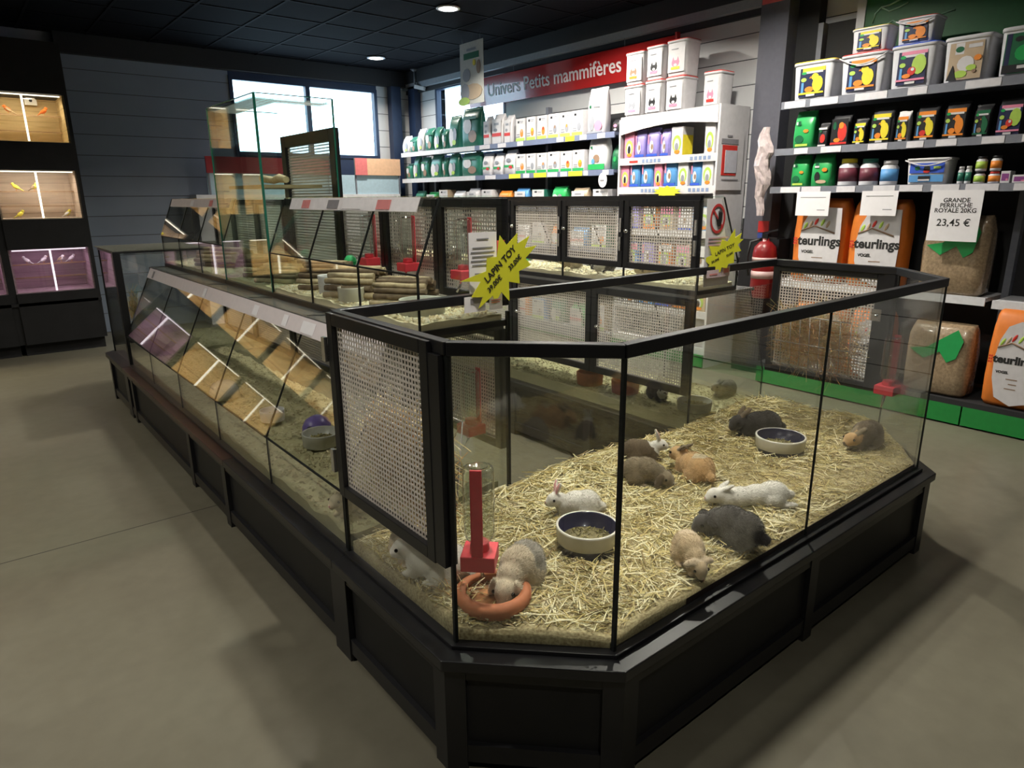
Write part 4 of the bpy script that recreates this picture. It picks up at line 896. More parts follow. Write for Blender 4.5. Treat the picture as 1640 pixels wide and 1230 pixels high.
# spike outline read anticlockwise (angle, radius relative to the half width)
def spk(pts,c,w): 
    out=[]
    for u,v in pts: x=(u-c[0])/w; y=-(v-c[1])/w; out.append((math.degrees(math.atan2(y,x)),math.hypot(x,y)))
    return out[::-1]
S1=[(60,710),(400,605),(410,450),(540,440),(580,185),(670,305),(812,165),(808,295),(975,205),(905,350),(1072,322),(920,470),(990,560),(830,625),(840,775),(695,745),(700,985),(595,865),(545,940),(490,940),(480,900),(290,1050),(350,910),(200,905),(325,725)]
star_sign('yellow starburst rabbit price sign on the rear rail, left and larger one',tuple(aty(799.5,434,1.85)),.145,45,[('LAPIN TOY',.215,.02,.15,.004),('33,00€',.15,.40,.18,.003),('39,00€',.165,-.13,-.30,.003)],spk(S1,(570,610),510),n=(-.26,-.9656,0))
t=thing('info_sign','white text card standing behind the left yellow star sign','sign',(1.41,1.884,1.15)); n=(0,-1,0)
mb=MB(); mb.b2((1.345,1.883,1.182),(1.463,1.886,1.385)); mb.done('card',PAPER,t)
mb=MB()
for i,(wd) in enumerate((.05,0,.085,.10,.09,.10,.09,0,.07)): 
    if wd: mb.b2((1.403-wd/2,1.8815,1.365-i*.0145),(1.403+wd/2,1.883,1.361-i*.0145))
mb.done('printed_lines',mat('grey_print',(.25,.25,.27),.7),t)
mb=MB(); mb.b2((1.466,1.884,1.27),(1.50,1.886,1.355)); mb.done('red_card',mat('sign_red',(.7,.12,.12),.5),t)
for (xa,xb,lab,red) in ((1.318,1.408,'small printed label in a clear holder below the left star sign',0),(1.425,1.482,'small pink-printed tag clipped under the left star sign',1)):
    t=thing('rail_label',lab,'label',((xa+xb)/2,1.88,1.13)); mb=MB(); mb.b2((xa,1.8785,1.118),(xb,1.8805,1.172)); mb.done('card',PAPER,t)
    mb=MB(); 
    if red: mb.b2((xa+.008,1.877,1.150),(xb-.008,1.8785,1.153)); mb.b2((xa+.008,1.877,1.142),(xb-.012,1.8785,1.145))
    else: mb.b2((xa+.026,1.877,1.147),(xb-.012,1.8785,1.165))
    mb.done('print',TAGR if red else TAGD,t)
# prohibition sign
t=thing('prohibition_sign','no touching sign, black hand in a red ring, on the right case end','sign',(2.78,1.90,1.13))
mb=MB(); mb.prism([(2.70,1.085),(2.895,1.085),(2.90,1.13),(2.80,1.485),(2.69,1.485)],-.0,.002,0,Matrix(((1,0,0),(0,0,1),(0,1,0))),(0,1.902,0)); mb.done('card',PAPER,t)
c=Vector((2.775,1.899,1.395)); M=facing((0,-1,0),c)
mb=MB(); K=40
for k in range(K):
    a,b=2*PI*k/K,2*PI*(k+1)/K; ex=.86
    mb.quad(M@Vector((math.cos(a)*.067*ex,math.sin(a)*.067,0)),M@Vector((math.cos(b)*.067*ex,math.sin(b)*.067,0)),M@Vector((math.cos(b)*.054*ex,math.sin(b)*.054,0)),M@Vector((math.cos(a)*.054*ex,math.sin(a)*.054,0)),-.001)
mb.bar(M@Vector((-.042,.044,0)),M@Vector((.042,-.044,0)),.010,.0012,0,(0,1,0)); mb.done('red_ring',mat('sign_red_ring',(.65,.06,.06),.5),t)
mb=MB(); H=[(-.006,-.035),(.014,-.035),(.022,-.008),(.024,.022),(.019,.036),(.016,.022),(.014,.040),(.009,.041),(.008,.022),(.004,.045),(-.001,.043),(.001,.020),(-.005,.036),(-.009,.033),(-.006,.005),(-.010,-.006),(-.022,.008),(-.026,.004),(-.018,-.016)]
mb.prism([(x+.008,y) for x,y in H],.0012,.0022,0,M.to_3x3(),M.translation); mb.done('hand',INK,t)
for i in range(3):
    mb=MB(); z=1.305-.016*i; mb.b2((2.715,1.8995,z),(2.87-.02*i,1.9005,z+.005)); mb.done('printed_line',mat('pink_print',(.75,.45,.5),.6),t)
star_sign('yellow starburst rabbit price sign over the no touching sign',tuple(aty(1158,406,1.875)),.115,22,[('LAPIN TOY',.20,.05,.15,.003),('33,00€',.12,.31,-.05,.002),('39,00€',.14,-.38,-.28,.002)],spk([(200,815),(295,745),(225,690),(310,665),(275,590),(385,600),(400,545),(455,560),(520,460),(530,530),(590,495),(575,545),(612,545),(560,590),(600,640),(530,650),(535,735),(480,740),(465,775),(415,765),(400,805),(345,800),(320,830),(285,800)],(420,655),200),n=(-.30,-.954,0))
t=thing('rail_label','pink and white strip label on the rail under the right star sign','label',(2.81,1.88,1.13)); mb=MB(); mb.b2((2.69,1.8785,1.128),(2.80,1.8805,1.163)); mb.b2((2.805,1.8785,1.128),(2.87,1.8805,1.175)); mb.done('card',mat('pinkish_card',(.75,.6,.65),.6),t)
mb=MB(); mb.b2((2.82,1.877,1.145),(2.86,1.8785,1.165)); mb.b2((2.71,1.877,1.14),(2.77,1.8785,1.146)); mb.done('print',TAGR,t)
# small furnishings on the floor of the long low case
p=atz(508,690,.43); t=thing('plastic_hide','small purple plastic hide in the long low case','animal house',(p.x,p.y,.43),R(20))
mb=MB(); mb.lathe([(.062,0),(.06,.03),(.045,.06),(.02,.075),(.001,.078)],(0,0,0),n=24,sx=1.2); mb.done('dome',mat('purple_plastic',(.20,.15,.42),.3),t,local=True)
mb=MB(); mb.ell((-.055,-.02,.02),(.03,.022,.024)); mb.done('doorway',INK,t,local=True)
p=atz(437,672,.43); crock('white ceramic bowl farther along the low case, left of the purple hide',(p.x,p.y,.428),.06,.055,False,WHITE)
p=atz(330,640,.43); t=thing('ceramic_shelter','cream ceramic shelter near the middle of the long low case','animal house',(p.x+.1,p.y,.43),R(60))
mb=MB(); mb.lathe([(.08,0),(.078,.04),(.06,.075),(.03,.09),(.001,.093)],(0,0,0),n=24,sx=1.3); mb.done('dome',CER,t,local=True)
mb=MB(); mb.ell((.085,0,.025),(.03,.03,.03)); mb.done('doorway',INK,t,local=True)
# ================= SHELVING AND GOODS ALONG THE RIGHT WALL
PX=5.05; NX=(-1,0,0)
C_=lambda n,c,r=.45,**k: mat(n,c,r,0,.05,25,**k)
cWH=C_('pack_white',(.66,.64,.66)); cOFF=C_('pack_offwhite',(.66,.66,.70)); cNV=C_('pack_navy',(.015,.02,.07)); cBK=C_('pack_black',(.015,.015,.018)); cYE=C_('pack_yellow',(.80,.66,.04)); cGR=C_('pack_green',(.03,.36,.10),.3); cDG=C_('pack_dark_green',(.01,.12,.05)); cRE=C_('pack_red',(.62,.04,.03)); cOR=C_('pack_orange',(.80,.25,.03)); cBL=C_('pack_blue',(.04,.10,.55)); cLB=C_('pack_light_blue',(.10,.30,.62)); cPU=C_('pack_purple',(.25,.06,.24)); cPK=C_('pack_pink',(.75,.25,.38)); cBR=C_('pack_brown',(.28,.18,.12)); cTN=C_('pack_tan',(.50,.38,.26)); cLG=C_('pack_lime',(.42,.62,.10)); cGY=C_('pack_grey',(.28,.29,.33)); cTE=C_('pack_teal',(.03,.17,.12),.3); cMR=C_('pack_maroon',(.14,.03,.05)); cVI=C_('pack_violet',(.30,.25,.60)); cLK=C_('pack_lilac',(.70,.50,.75))
AM=[cWH,cNV,cBK,cYE,cGR,cRE,cOR,cBL,cPK,cTN,cLG,cGY,cLB,cPU,cBR,cDG]
AI=dict(W=0,N=1,K=2,Y=3,G=4,R=5,O=6,B=7,P=8,T=9,L=10,S=11,C=12,U=13,H=14,D=15)
def art(t,c,w,h,pieces,n=NX,name='label'):
    # printed panel: pieces are (shape, cx, cy, w, h, colour) in fractions of the panel, bottom-left origin
    M=facing(n,c); mb=MB()
    for i,(k,x,y,pw,ph,cl) in enumerate(pieces):
        X=(x-.5)*w; Y=(y-.5)*h; a=pw*w/2;b=ph*h/2; z=.0006*(i+1)
        if k=='r': P=[(X-a,Y-b),(X+a,Y-b),(X+a,Y+b),(X-a,Y+b)]
        elif k=='t': P=[(X-a,Y-b),(X+a,Y-b),(X,Y+b)]
        else: P=[(X+a*math.cos(2*PI*q/12),Y+b*math.sin(2*PI*q/12)) for q in range(12)]
        mb.prism(P,0,z,AI[cl],M.to_3x3(),M.translation)
    return mb.done(name,AM,t)
def A_canary(bg='N',rim='Y',bird='Y',fr='O'): return [('r',.5,.5,1,1,bg),('r',.55,.93,.9,.14,rim),('r',.55,.84,.72,.07,'W'),('e',.17,.83,.2,.10,'G'),('e',.17,.60,.22,.14,'L'),('r',.14,.32,.09,.36,'C'),('e',.74,.42,.42,.55,bird),('e',.62,.67,.27,.24,bird),('t',.45,.67,.10,.07,'O'),('e',.42,.25,.34,.2,fr),('r',.5,.12,1,.06,rim),('r',.5,.05,.35,.07,'W')]
A_veg=[('r',.5,.5,1,1,'N'),('r',.55,.95,.9,.10,'P'),('r',.55,.86,.72,.07,'W'),('e',.17,.83,.2,.10,'G'),('e',.17,.60,.22,.14,'L'),('r',.14,.32,.09,.36,'C'),('e',.75,.58,.5,.6,'L'),('e',.52,.40,.3,.26,'R'),('e',.55,.45,.12,.1,'W'),('e',.35,.26,.3,.14,'O'),('r',.5,.14,1,.06,'P'),('r',.5,.05,.35,.07,'W')]
A_tan=[('r',.5,.5,1,1,'T'),('r',.3,.84,.26,.3,'W'),('e',.3,.82,.26,.16,'D'),('r',.75,.88,.4,.1,'W'),('e',.52,.42,.5,.42,'W'),('e',.40,.15,.4,.2,'L'),('e',.7,.3,.3,.16,'L'),('e',.86,.55,.22,.16,'O'),('e',.8,.2,.12,.1,'H'),('t',.15,.2,.3,.4,'K')]
A_grn=[('r',.5,.5,1,1,'D'),('r',.12,.5,.16,1,'N'),('e',.45,.85,.3,.14,'K'),('e',.65,.5,.6,.4,'G'),('r',.5,.12,1,.2,'K'),('r',.7,.15,.4,.08,'W')]
def A_bag(main,pic,pic2,foot): return [('r',.5,.93,.96,.1,'W'),('r',.25,.80,.3,.14,'D'),('e',.55,.42,.6,.45,pic),('e',.45,.3,.3,.2,pic2),('r',.5,.06,.9,.08,foot)]
def A_box(p1,p2,grass='L'): return [('r',.5,.5,1,1,'W'),('r',.3,.86,.2,.1,'K'),('r',.65,.88,.4,.03,'S'),('r',.65,.82,.3,.02,'S'),('r',.25,.30,.34,.05,'S'),('r',.25,.2,.34,.05,'S'),('e',.68,.36,.34,.36,p1),('e',.68,.45,.16,.14,p2),('r',.5,.07,1,.14,grass)]
def A_rab(k='K',f='P'): return [('r',.5,.5,1,1,'W'),('e',.45,.34,.46,.26,k),('t',.32,.48,.2,.22,k),('t',.60,.48,.2,.22,k),('e',.46,.28,.20,.12,'W'),('r',.46,.16,.5,.10,f),('r',.4,.9,.4,.03,'S')]
def bucket(label,c,w,d,h,lid,artp,handle=False,body=None,name='bucket',lab=(.62,.74),group=None,n=NX,aoff=0):
    t=thing(name,label,'bucket',c,0,group); 
    mb=MB(); mb.lathe([(.90,0),(.915,.01*1),(1,h*.93),(1.0,h*.95)],c,n=40,sx=d/2,sy=w/2,sq=.72); mb.done('body',body or cOFF,t,smooth=False)
    mb=MB(); mb.lathe([(1.0,h*.91),(1.05,h*.915),(1.055,h*.975),(1.02,h),(.001,h)],c,n=40,sx=d/2,sy=w/2,sq=.72,ms=[1,1,0,0]); mb.done('lid',[lid,body or cOFF],t)
    k=n; cc=Vector(c)+Vector(k)*((d if n[0] else w)/2*.985+.002)+Vector((0,aoff,h*.46)); art(t,cc,w*lab[0] if n[0] else d*lab[0],h*lab[1],artp,k)
    if handle:
        mb=MB(); P=[Vector(c)+Vector((-d*.5-.004-math.sin(PI*q/10)*.02,w*(.5-q/10)*1.06,h*.93-math.sin(PI*q/10)*h*.22)) for q in range(11)]; mb.tube(P,.0045,n=6); mb.done('handle',cWH,t)
    return t
def carton(label,c,w,d,h,m,artp,name='carton',side=None,group=None,cat='box',lab=(.96,.97)):
    t=thing(name,label,cat,c,0,group); mb=MB(); mb.box((c[0],c[1],c[2]+h/2),(d,w,h),0); b=mb.done('carton_body',[m],t,bevel=.002)
    if side:
        mb=MB(); mb.b2((c[0]-d/2+.004,c[1]-w/2-.0012,c[2]+.004),(c[0]+d/2-.004,c[1]-w/2,c[2]+h*.72)); mb.done('side_panel',side,t)
    art(t,Vector((c[0]-d/2,c[1],c[2]+h/2)),w*lab[0],h*lab[1],artp); return t
def pouch(label,c,w,d,h,m,artp,name='food_bag',group=None,cat='bag',seal=True,lab=(.84,.80),seed=0):
    t=thing(name,label,cat,c,0,group); mb=MB(); r2=random.Random(hash(label)%9999 if False else sum(map(ord,label)))
    rings=[]; prof=[(.93,.86,0),(.97,.98,.03),(1,1,.30),(.98,.95,.6),(.96,.66,.82),(.95,.22,.93),(.97,.06,.965),(.97,.05,1)]; n=28
    for (a,b,z) in prof:
        ring=[]
        for k in range(n):
            q=2*PI*k/n; cx=math.copysign(abs(math.cos(q))**.55,math.cos(q)); sy=math.copysign(abs(math.sin(q))**.40,math.sin(q)); j=1+(r2.uniform(-.03,.03) if 0<z<.95 else 0)
            ring.append(mb.b.verts.new((c[0]+cx*b*d/2*j,c[1]+sy*a*w/2,c[2]+z*h+(r2.uniform(-.004,.004) if z>.9 else 0))))
        rings.append(ring)
    for A,B in zip(rings,rings[1:]):
        for k in range(n): f=mb.b.faces.new((A[k],A[(k+1)%n],B[(k+1)%n],B[k])); f.smooth=True
    mb.b.faces.new(rings[0][::-1]); mb.b.faces.new(rings[-1]); mb.done('bag_body',m,t)
    cc=Vector((c[0]-d/2*1.02-.001,c[1],c[2]+h*.42)); art(t,cc,w*lab[0],h*lab[1],artp); return t
def jar(label,c,r,h,lid,band,name='jar',cat='jar',group=None):
    t=thing(name,label,cat,c,0,group)
    mb=MB(); mb.lathe([(r*.95,0),(r,.01),(r,h*.72),(r*.72,h*.84),(r*.72,h*.86)],c,n=28); mb.done('body',cOFF,t)
    mb=MB(); mb.lathe([(r*1.006,h*.17),(r*1.006,h*.66)],c,n=28); mb.done('label',band,t)
    mb=MB(); mb.lathe([(r*.80,h*.84),(r*.80,h*.99),(r*.76,h),(.001,h)],c,n=28); mb.done('lid',lid,t); return t
def P5(u0,u1,vt,zb,x=PX):
    a=atx(u0,(vt+10),x); b=atx(u1,(vt+10),x); z=atx((u0+u1)/2,vt,x).z; return (a.y+b.y)/2,abs(a.y-b.y),max(.04,z-zb)
SHM=mat('shelf_grey',(.20,.21,.25),.45); SHL=mat('shelf_back_dark',(.02,.02,.022),.7); TAG=mat('shelf_tag',(.70,.68,.72),.6); SHW=mat('shelf_white',(.72,.72,.75),.5)
# ---- bird-food shelving: bay of shelves y .35..3.0
def shelf(t,x0,x1,y0,y1,zt,m=SHM,lip=.045,tags=(),tm=TAG):
    mb=MB(); mb.b2((x0+.012,y0,zt-.025),(x1,y1,zt)); mb.b2((x0,y0,zt-lip),(x0+.012,y1,zt+.004)); s=mb.done('shelf',m,t)
    for (a,b,cc) in tags:
        mb=MB(); mb.b2((x0-.003,a,zt-lip+.004),(x0,b,zt)); mb.done('price_tag',cc or tm,s)
    return s
BF=thing('shelving_unit','tall dark shelving of bird food along the right wall','shelving',(5.27,1.6,0))
mb=MB(); mb.b2((5.47,.3,.2),(5.495,2.92,2.75)); mb.done('back_panel',SHL,BF)
for y in (2.91,1.43,.32):
    mb=MB(); mb.b2((5.40,y-.02,0),(5.47,y+.02,2.75)); mb.done('upright',cGY if False else SHM,BF)
def tags(y0,y1,step,w,seed):
    r=random.Random(seed); y=y0; o=[]
    while y<y1-w: o.append((y,y+w*r.uniform(.8,1.8),None)); y+=step*r.uniform(.8,1.5)
    return [(a,min(b,y1),c) for a,b,c in o]
Z1,Z2,Z3,Z4=2.165,1.832,1.555,.845
shelf(BF,PX-.02,5.47,.3,2.96,Z1,SHM,.05,tags(.5,2.95,.30,.13,1)); shelf(BF,PX-.02,5.47,.3,2.98,Z2,SHM,.045,tags(.5,2.97,.21,.085,2)); shelf(BF,PX-.02,5.47,.3,2.99,Z3,SHM,.045,tags(.4,2.98,.19,.10,3))
shelf(BF,PX+.05,5.47,1.45,2.93,Z4,SHW,.05); shelf(BF,PX+.05,5.47,.3,1.41,Z4-.01,SHW,.05)
mb=MB(); mb.b2((PX-.05,.3,.14),(5.47,2.95,.175)); mb.done('base_shelf',SHL,BF)
GRK=mat('green_plinth',(.02,.24,.05),.4)
for a,b in ((1.45,2.95),(.3,1.44)):
    mb=MB(); mb.b2((PX-.05,a,0.012),(PX-.03,b,.14)); mb.done('green_kickboard',GRK,BF)
# green header board with a line drawing of a bird
t=thing('header_board','dark green header board with a pale outline drawing above the bird food','header board',(5.45,1.4,2.5))
mb=MB(); mb.b2((5.44,.3,2.45),(5.46,2.62,3.15)); mb.done('board',mat('header_green',(.015,.11,.035),.5),t)
mb=MB(); P=[(1397,38),(1402,22),(1412,12),(1425,8),(1440,0),(1452,-5)]; 
mb.tube([atx(u,v,5.437) for u,v in P],.006,n=6); mb.tube([atx(u,v,5.437) for u,v in ((1412,12),(1424,18),(1440,12),(1455,4))],.005,n=6); mb.tube([atx(u,v,5.437) for u,v in ((1418,40),(1430,33),(1445,40),(1470,30),(1500,25),(1530,15))],.004,n=6); mb.done('outline_drawing',mat('pale_green_line',(.30,.5,.35),.6),t)
mb=MB(); mb.b2((5.43,2.60,2.5),(5.46,2.66,3.15)); mb.done('edge_strip',cOFF,t)
y_,w_,h_=0,0,0
def bk(label,u0,u1,vt,zb,d,lid,a,**k):
    y,w,h=P5(u0,u1,vt,zb); return bucket(label,(PX+d/2+.012,y,zb+.001),w,d,h,lid,a,**k)
bk('white bucket with yellow lid and a canary label, first on the top shelf',1270,1334,97,Z1,.22,cYE,A_canary())
bk('white bucket with red lid, curved handle and yellow parrot label',1346,1418,84,Z1,.22,cRE,A_canary('N','O','Y','O'),handle=True)
bk('white bucket with blue lid and fruit-and-leaf label',1427,1500,69,Z1,.22,cBL,A_veg)
bk('white bucket with beige label beside the blue-lidded bucket',1513,1588,56,Z1,.22,cOFF,A_tan,lab=(.72,.80))
bk('white bucket with dark green label at the right frame edge',1604,1672,40,Z1,.22,cOFF,A_grn,lab=(.72,.80))
def bk2(label,u0,u1,vt,vb,lid,a,zb,handle=False):
    y,w,h=P5(u0,u1,vt,zb,PX+.03); bucket(label,(PX+.125,y,zb+.002),w,.18,h,lid,a,handle)
hb=[o for o in COL.objects if o.name.startswith('bucket') and o.parent is None]
zt2=Z1+P5(1346,1418,84,Z1)[2]+.003; zt3=Z1+P5(1427,1500,69,Z1)[2]+.003
bk2('smaller bucket with yellow lid stacked on the red-lidded bucket',1364,1422,43,80,cYE,A_canary(),zt2)
bk2('smaller bucket with red lid stacked on the blue-lidded bucket',1437,1498,27,68,cRE,A_canary('N','O','O','O'),zt3,True)
def pc(label,u0,u1,vt,zb,d,m,a,**k):
    y,w,h=P5(u0,u1,vt,zb); return pouch(label,(PX+d/2+.012,y,zb+.001),w,d,h,m,a,**k)
A_g=[('r',.25,.82,.25,.1,'W'),('r',.3,.82,.15,.14,'D'),('e',.7,.55,.3,.12,'O'),('e',.35,.28,.5,.28,'D'),('r',.5,.08,.7,.08,'L')]
A_g2=[('r',.3,.84,.2,.12,'D'),('r',.3,.74,.25,.07,'W'),('e',.35,.35,.32,.4,'K'),('e',.75,.62,.3,.16,'O'),('e',.6,.16,.6,.14,'T')]
pc('green seed bag, leftmost on the second shelf',1270,1303,178,Z2,.12,cGR,A_g)
pc('small dark red bag beside the green seed bag',1309,1325,197,Z2,.08,cBK,A_bag('K','R','R','W'))
pc('black bag with large orange-red bird picture',1330,1361,181,Z2,.10,cBK,[('r',.5,.5,1,1,'K'),('e',.68,.5,.55,.7,'R'),('e',.6,.75,.3,.25,'O'),('e',.2,.75,.2,.3,'D'),('e',.4,.2,.4,.16,'O'),('r',.5,.08,1,.08,'R')])
pc('small black bag with a yellow bird, left of the large canary bag',1366,1387,190,Z2,.08,cBK,A_canary('K','Y','Y','O'))
pc('large black bag with a big yellow canary',1394,1430,172,Z2,.10,cBK,A_canary('K','Y','Y','O'))
pc('small white-based bag with a dark parrot label',1435,1456,178,Z2,.08,cWH,A_canary('K','O','Y','O'))
pc('black bag with yellow and orange parrot, left of two alike',1466,1502,168,Z2,.10,cBK,A_canary('K','O','Y','R'))
pc('black bag with yellow and orange parrot, right of two alike',1512,1551,163,Z2,.10,cBK,A_canary('K','O','O','O'))
pc('small dark green bag between the parrot bags and the fruit bag',1560,1588,167,Z2,.08,cBK,A_canary('K','D','D','H'))
pc('black bag with red fruit and green leaf at the right of the second shelf',1598,1642,157,Z2,.10,cBK,A_veg)
pc('green seed bag, leftmost on the third shelf',1266,1293,249,Z3,.12,cGR,A_g)
pc('green seed bag with a black bird, second on the third shelf',1298,1331,247,Z3,.12,cGR,A_g2)
def jr(label,u0,u1,vt,zb,lid,band,name='jar',cat='jar'):
    y,w,h=P5(u0,u1,vt,zb); jar(label,(PX+w/2+.02,y,zb+.001),w/2,h,lid,band,name,cat)
jr('white jar with yellow lid and maroon label',1337,1366,254,Z3,cYE,cMR)
jr('white jar with green lid and maroon label',1371,1400,254,Z3,cTE,cMR)
jr('white jar with blue label and white lid',1405,1432,257,Z3,cWH,cLB)
y,w,h=P5(1450,1519,253,Z3); bucket('low white tub with handle and blue-violet label on the third shelf',(PX+.10,y,Z3+.001),w,.16,h,cWH,[('r',.5,.72,1,.5,'B'),('r',.5,.2,1,.36,'C'),('e',.22,.72,.16,.22,'D'),('e',.5,.68,.18,.4,'K'),('e',.5,.55,.2,.14,'R'),('r',.8,.74,.2,.12,'L'),('r',.45,.2,.34,.24,'K'),('r',.45,.12,.34,.08,'W')],True,cWH,'tub',(.80,.74))
for (a,b,vt,zb,lid,band,lab) in ((1531,1541,267,Z3,cWH,cTE,'slim white bottle right of the low tub, left of a pair'),(1543,1553,266,Z3,cWH,cTE,'slim white bottle right of the low tub, right of a pair'),
    (1555,1573,275,Z3,cBK,cLG,'small jar with lime label, lower left of four'),(1578,1597,275,Z3,cRE,cOR,'small jar with orange label and red lid, lower right of four')):
    jr(lab,a,b,vt,zb,lid,band,'bottle' if 'bottle' in lab else 'jar','bottle' if 'bottle' in lab else 'jar')
for (a,b,vt,band,lab) in ((1560,1578,251,cLG,'small jar with lime label stacked upper left of four'),(1581,1599,250,cOR,'small jar with orange label stacked upper right of four')):
    y,w,h=P5(a,b,vt,Z3); hh=P5(1555,1573,275,Z3)[2]; yy=P5(1555,1573,275,Z3)[0] if a==1560 else P5(1578,1597,275,Z3)[0]
    jar(lab,(PX+w/2+.02,yy,Z3+.003+hh),w/2,h-hh,cBK,band)
for (a,b,vt,lab) in ((1601,1616,274,'small box with purple panel on the third shelf'),(1619,1645,280,'wider box with purple panel by the right frame edge')):
    y,w,h=P5(a,b,vt,Z3); carton(lab,(PX+.06,y,Z3+.001),w,.09,h,cWH,[('r',.5,.5,.8,.6,'U'),('e',.7,.3,.3,.2,'P')])
# big sacks
def sack(label,c,w,d,h,kind,n=NX):
    t=thing('feed_sack',label,'sack',c); mb=MB(); r2=random.Random(len(label)); prof=[(.90,.80,0),(.98,.98,.05),(1.0,1,.3),(1.0,1,.6),(.97,.9,.82),(.93,.72,.93),(.88,.40,1.0)]; nn=40; rings=[]
    for (a,b,z) in prof:
        ring=[]
        for k in range(nn):
            q=2*PI*k/nn; cx=math.copysign(abs(math.cos(q))**.5,math.cos(q)); sy=math.copysign(abs(math.sin(q))**.35,math.sin(q)); j=1+r2.uniform(-.022,.022)*(0<z<1)
            ring.append(mb.b.verts.new((c[0]+cx*b*d/2*j,c[1]+sy*a*w/2*j,c[2]+z*h)))
        rings.append(ring)
    for i,(A,B) in enumerate(zip(rings,rings[1:])):
        for k in range(nn):
            f=mb.b.faces.new((A[k],A[(k+1)%nn],B[(k+1)%nn],B[k])); f.smooth=True
            if kind=='orange': f.material_index=1 if (i>=4 or k in range(nn//2+4,nn//2+15)) and False else 0
    mb.b.faces.new(rings[0][::-1]); mb.b.faces.new(rings[-1])
    M=facing(NX,Vector((c[0]-d/2*1.03,c[1],c[2])))
    if kind=='orange':
        mb.done('sack_body',C_('sack_orange',(.72,.20,.03),.5),t)
        mb=MB(); mb.prism([(w*.5*x,h*y) for x,y in ((-.42,.10),(-.62,.30),(-.66,.5),(-.55,.70),(-.32,.84),(.1,.90),(.86,.89),(.90,.5),(.86,.08),(.2,.03))],0,.004,0,M.to_3x3(),M.translation); mb.done('white_panel',cWH,t)
        LM=M.copy(); LM.translation=M.translation+Vector((-.0046,0,0))
        text_mesh('lettering','teurlings',w*.235,LM@Matrix.Translation((w*.06,h*.50,0)),INK,t,.0008,.003); text_mesh('lettering','VOGEL',w*.075,LM@Matrix.Translation((-w*.14,h*.37,0)),INK,t,.0008,.001)
        mb=MB()
        for ix in range(2):
            for iz in range(3): mb.b2((LM.translation.x-.001,c[1]+w*(.40-ix*.04),c[2]+h*(.455+iz*.03)),(LM.translation.x,c[1]+w*(.43-ix*.04),c[2]+h*(.475+iz*.03)))
        mb.done('red_mark',cRE,t)
        mb=MB(); X=LM.translation.x
        mb.tube([(X,c[1]+w*.30,c[2]+h*.62),(X,c[1]+w*.05,c[2]+h*.68),(X,c[1]-w*.34,c[2]+h*.60)],.006,m=0,n=6)
        for i,(q,zz) in enumerate(((.22,.68),(.12,.70),(.02,.73),(-.1,.72),(-.2,.70))): mb.ell((X,c[1]+w*q,c[2]+h*zz),(.003,w*.028,h*.045),1+i%3,Rx(25))
        for i in range(3): mb.b2((X-.0005,c[1]+w*.05-w*.06*(i%2),c[2]+h*(.30-.05*i)),(X,c[1]-w*.16,c[2]+h*(.31-.05*i)),0)
        mb.done('picture',[cBR,cLG,cTN,cRE],t)
    else:
        mb.done('sack_body',mat('clear_seed_sack',(.33,.24,.15),.25,0,.25,60,coat=.8,bump=.3),t)
        mb=MB(); mb.prism([(w*.5*x,h*y) for x,y in ((-.8,.62),(-.3,.66),(.1,.80),(.55,.95),(.75,.80),(.6,.55),(.35,.48),(.1,.62),(-.35,.50))],0,.003,0,M.to_3x3(),M.translation); mb.done('green_print',cGR,t)
    return t
def sk(label,u0,u1,vt,vb,zb,kind,d=.22,x=PX+.03):
    y,w,h=P5(u0,u1,vt,zb,x); return sack(label,(x+d/2+.02,y,zb+.001),w,d,h,kind)
sk('orange and white bird-food sack, left one on the middle shelf',1270,1355,318,0,Z4,'orange')
sk('orange and white bird-food sack, right one on the middle shelf',1361,1452,320,0,Z4,'orange')
sk('clear sack of brown seed with green print on the middle shelf',1478,1588,345,0,Z4,'seed')
sk('orange and white bird-food sack low down behind the far mesh door',1262,1350,490,0,.176,'orange',x=PX-.02)
sk('orange sack beside the low orange and white sack behind the mesh door',1355,1425,500,0,.176,'orange',x=PX-.02)
sk('clear seed sack with green print on the base shelf',1450,1560,520,0,.176,'seed',x=PX-.04)
sk('orange and white bird-food sack at the right frame edge on the base shelf',1588,1680,500,0,.176,'orange',x=PX-.04)
# shelf talkers
def talker(label,u0,u1,vt,vb,lines,x=PX-.028):
    a=atx(u0,vt,x);b=atx(u1,vb,x); t=thing('price_card',label,'sign',(x,(a.y+b.y)/2,b.z)); mb=MB(); mb.b2((x,b.y,b.z),(x+.002,a.y,Z3-.035)); mb.done('card',PAPER,t)
    for (tx,sz,fz) in lines:
        M=facing(NX,Vector((x-.0006,(a.y+b.y)/2,b.z+(Z3-.035-b.z)*fz))); text_mesh('lettering',tx,sz,M,INK,t,.0004,.0006)
talker('white price card for large parakeet seed, 23,45 €, over the clear sack',1495,1563,303,388,[('GRANDE',.038,.80),('PERRUCHE',.038,.70),('ROYALE 20KG',.038,.60),('23,45 €',.062,.36)])
for (a,b,lab) in ((1277,1326,'white price card over the left teurlings sack'),(1381,1434,'white price card over the right teurlings sack')):
    x=PX-.028; p=atx(a,308,x);q=atx(b,346,x); t=thing('price_card',lab,'sign',(x,(p.y+q.y)/2,q.z)); mb=MB(); mb.b2((x,q.y,q.z),(x+.002,p.y,Z3-.035)); mb.done('card',PAPER,t)
    mb=MB(); mb.b2((x-.001,q.y+.03,q.z+.04),(x,q.y+.09,q.z+.045)); mb.b2((x-.001,q.y+.03,q.z+.13),(x,p.y-.03,q.z+.134)); mb.done('print',MATS['grey_print'],t)
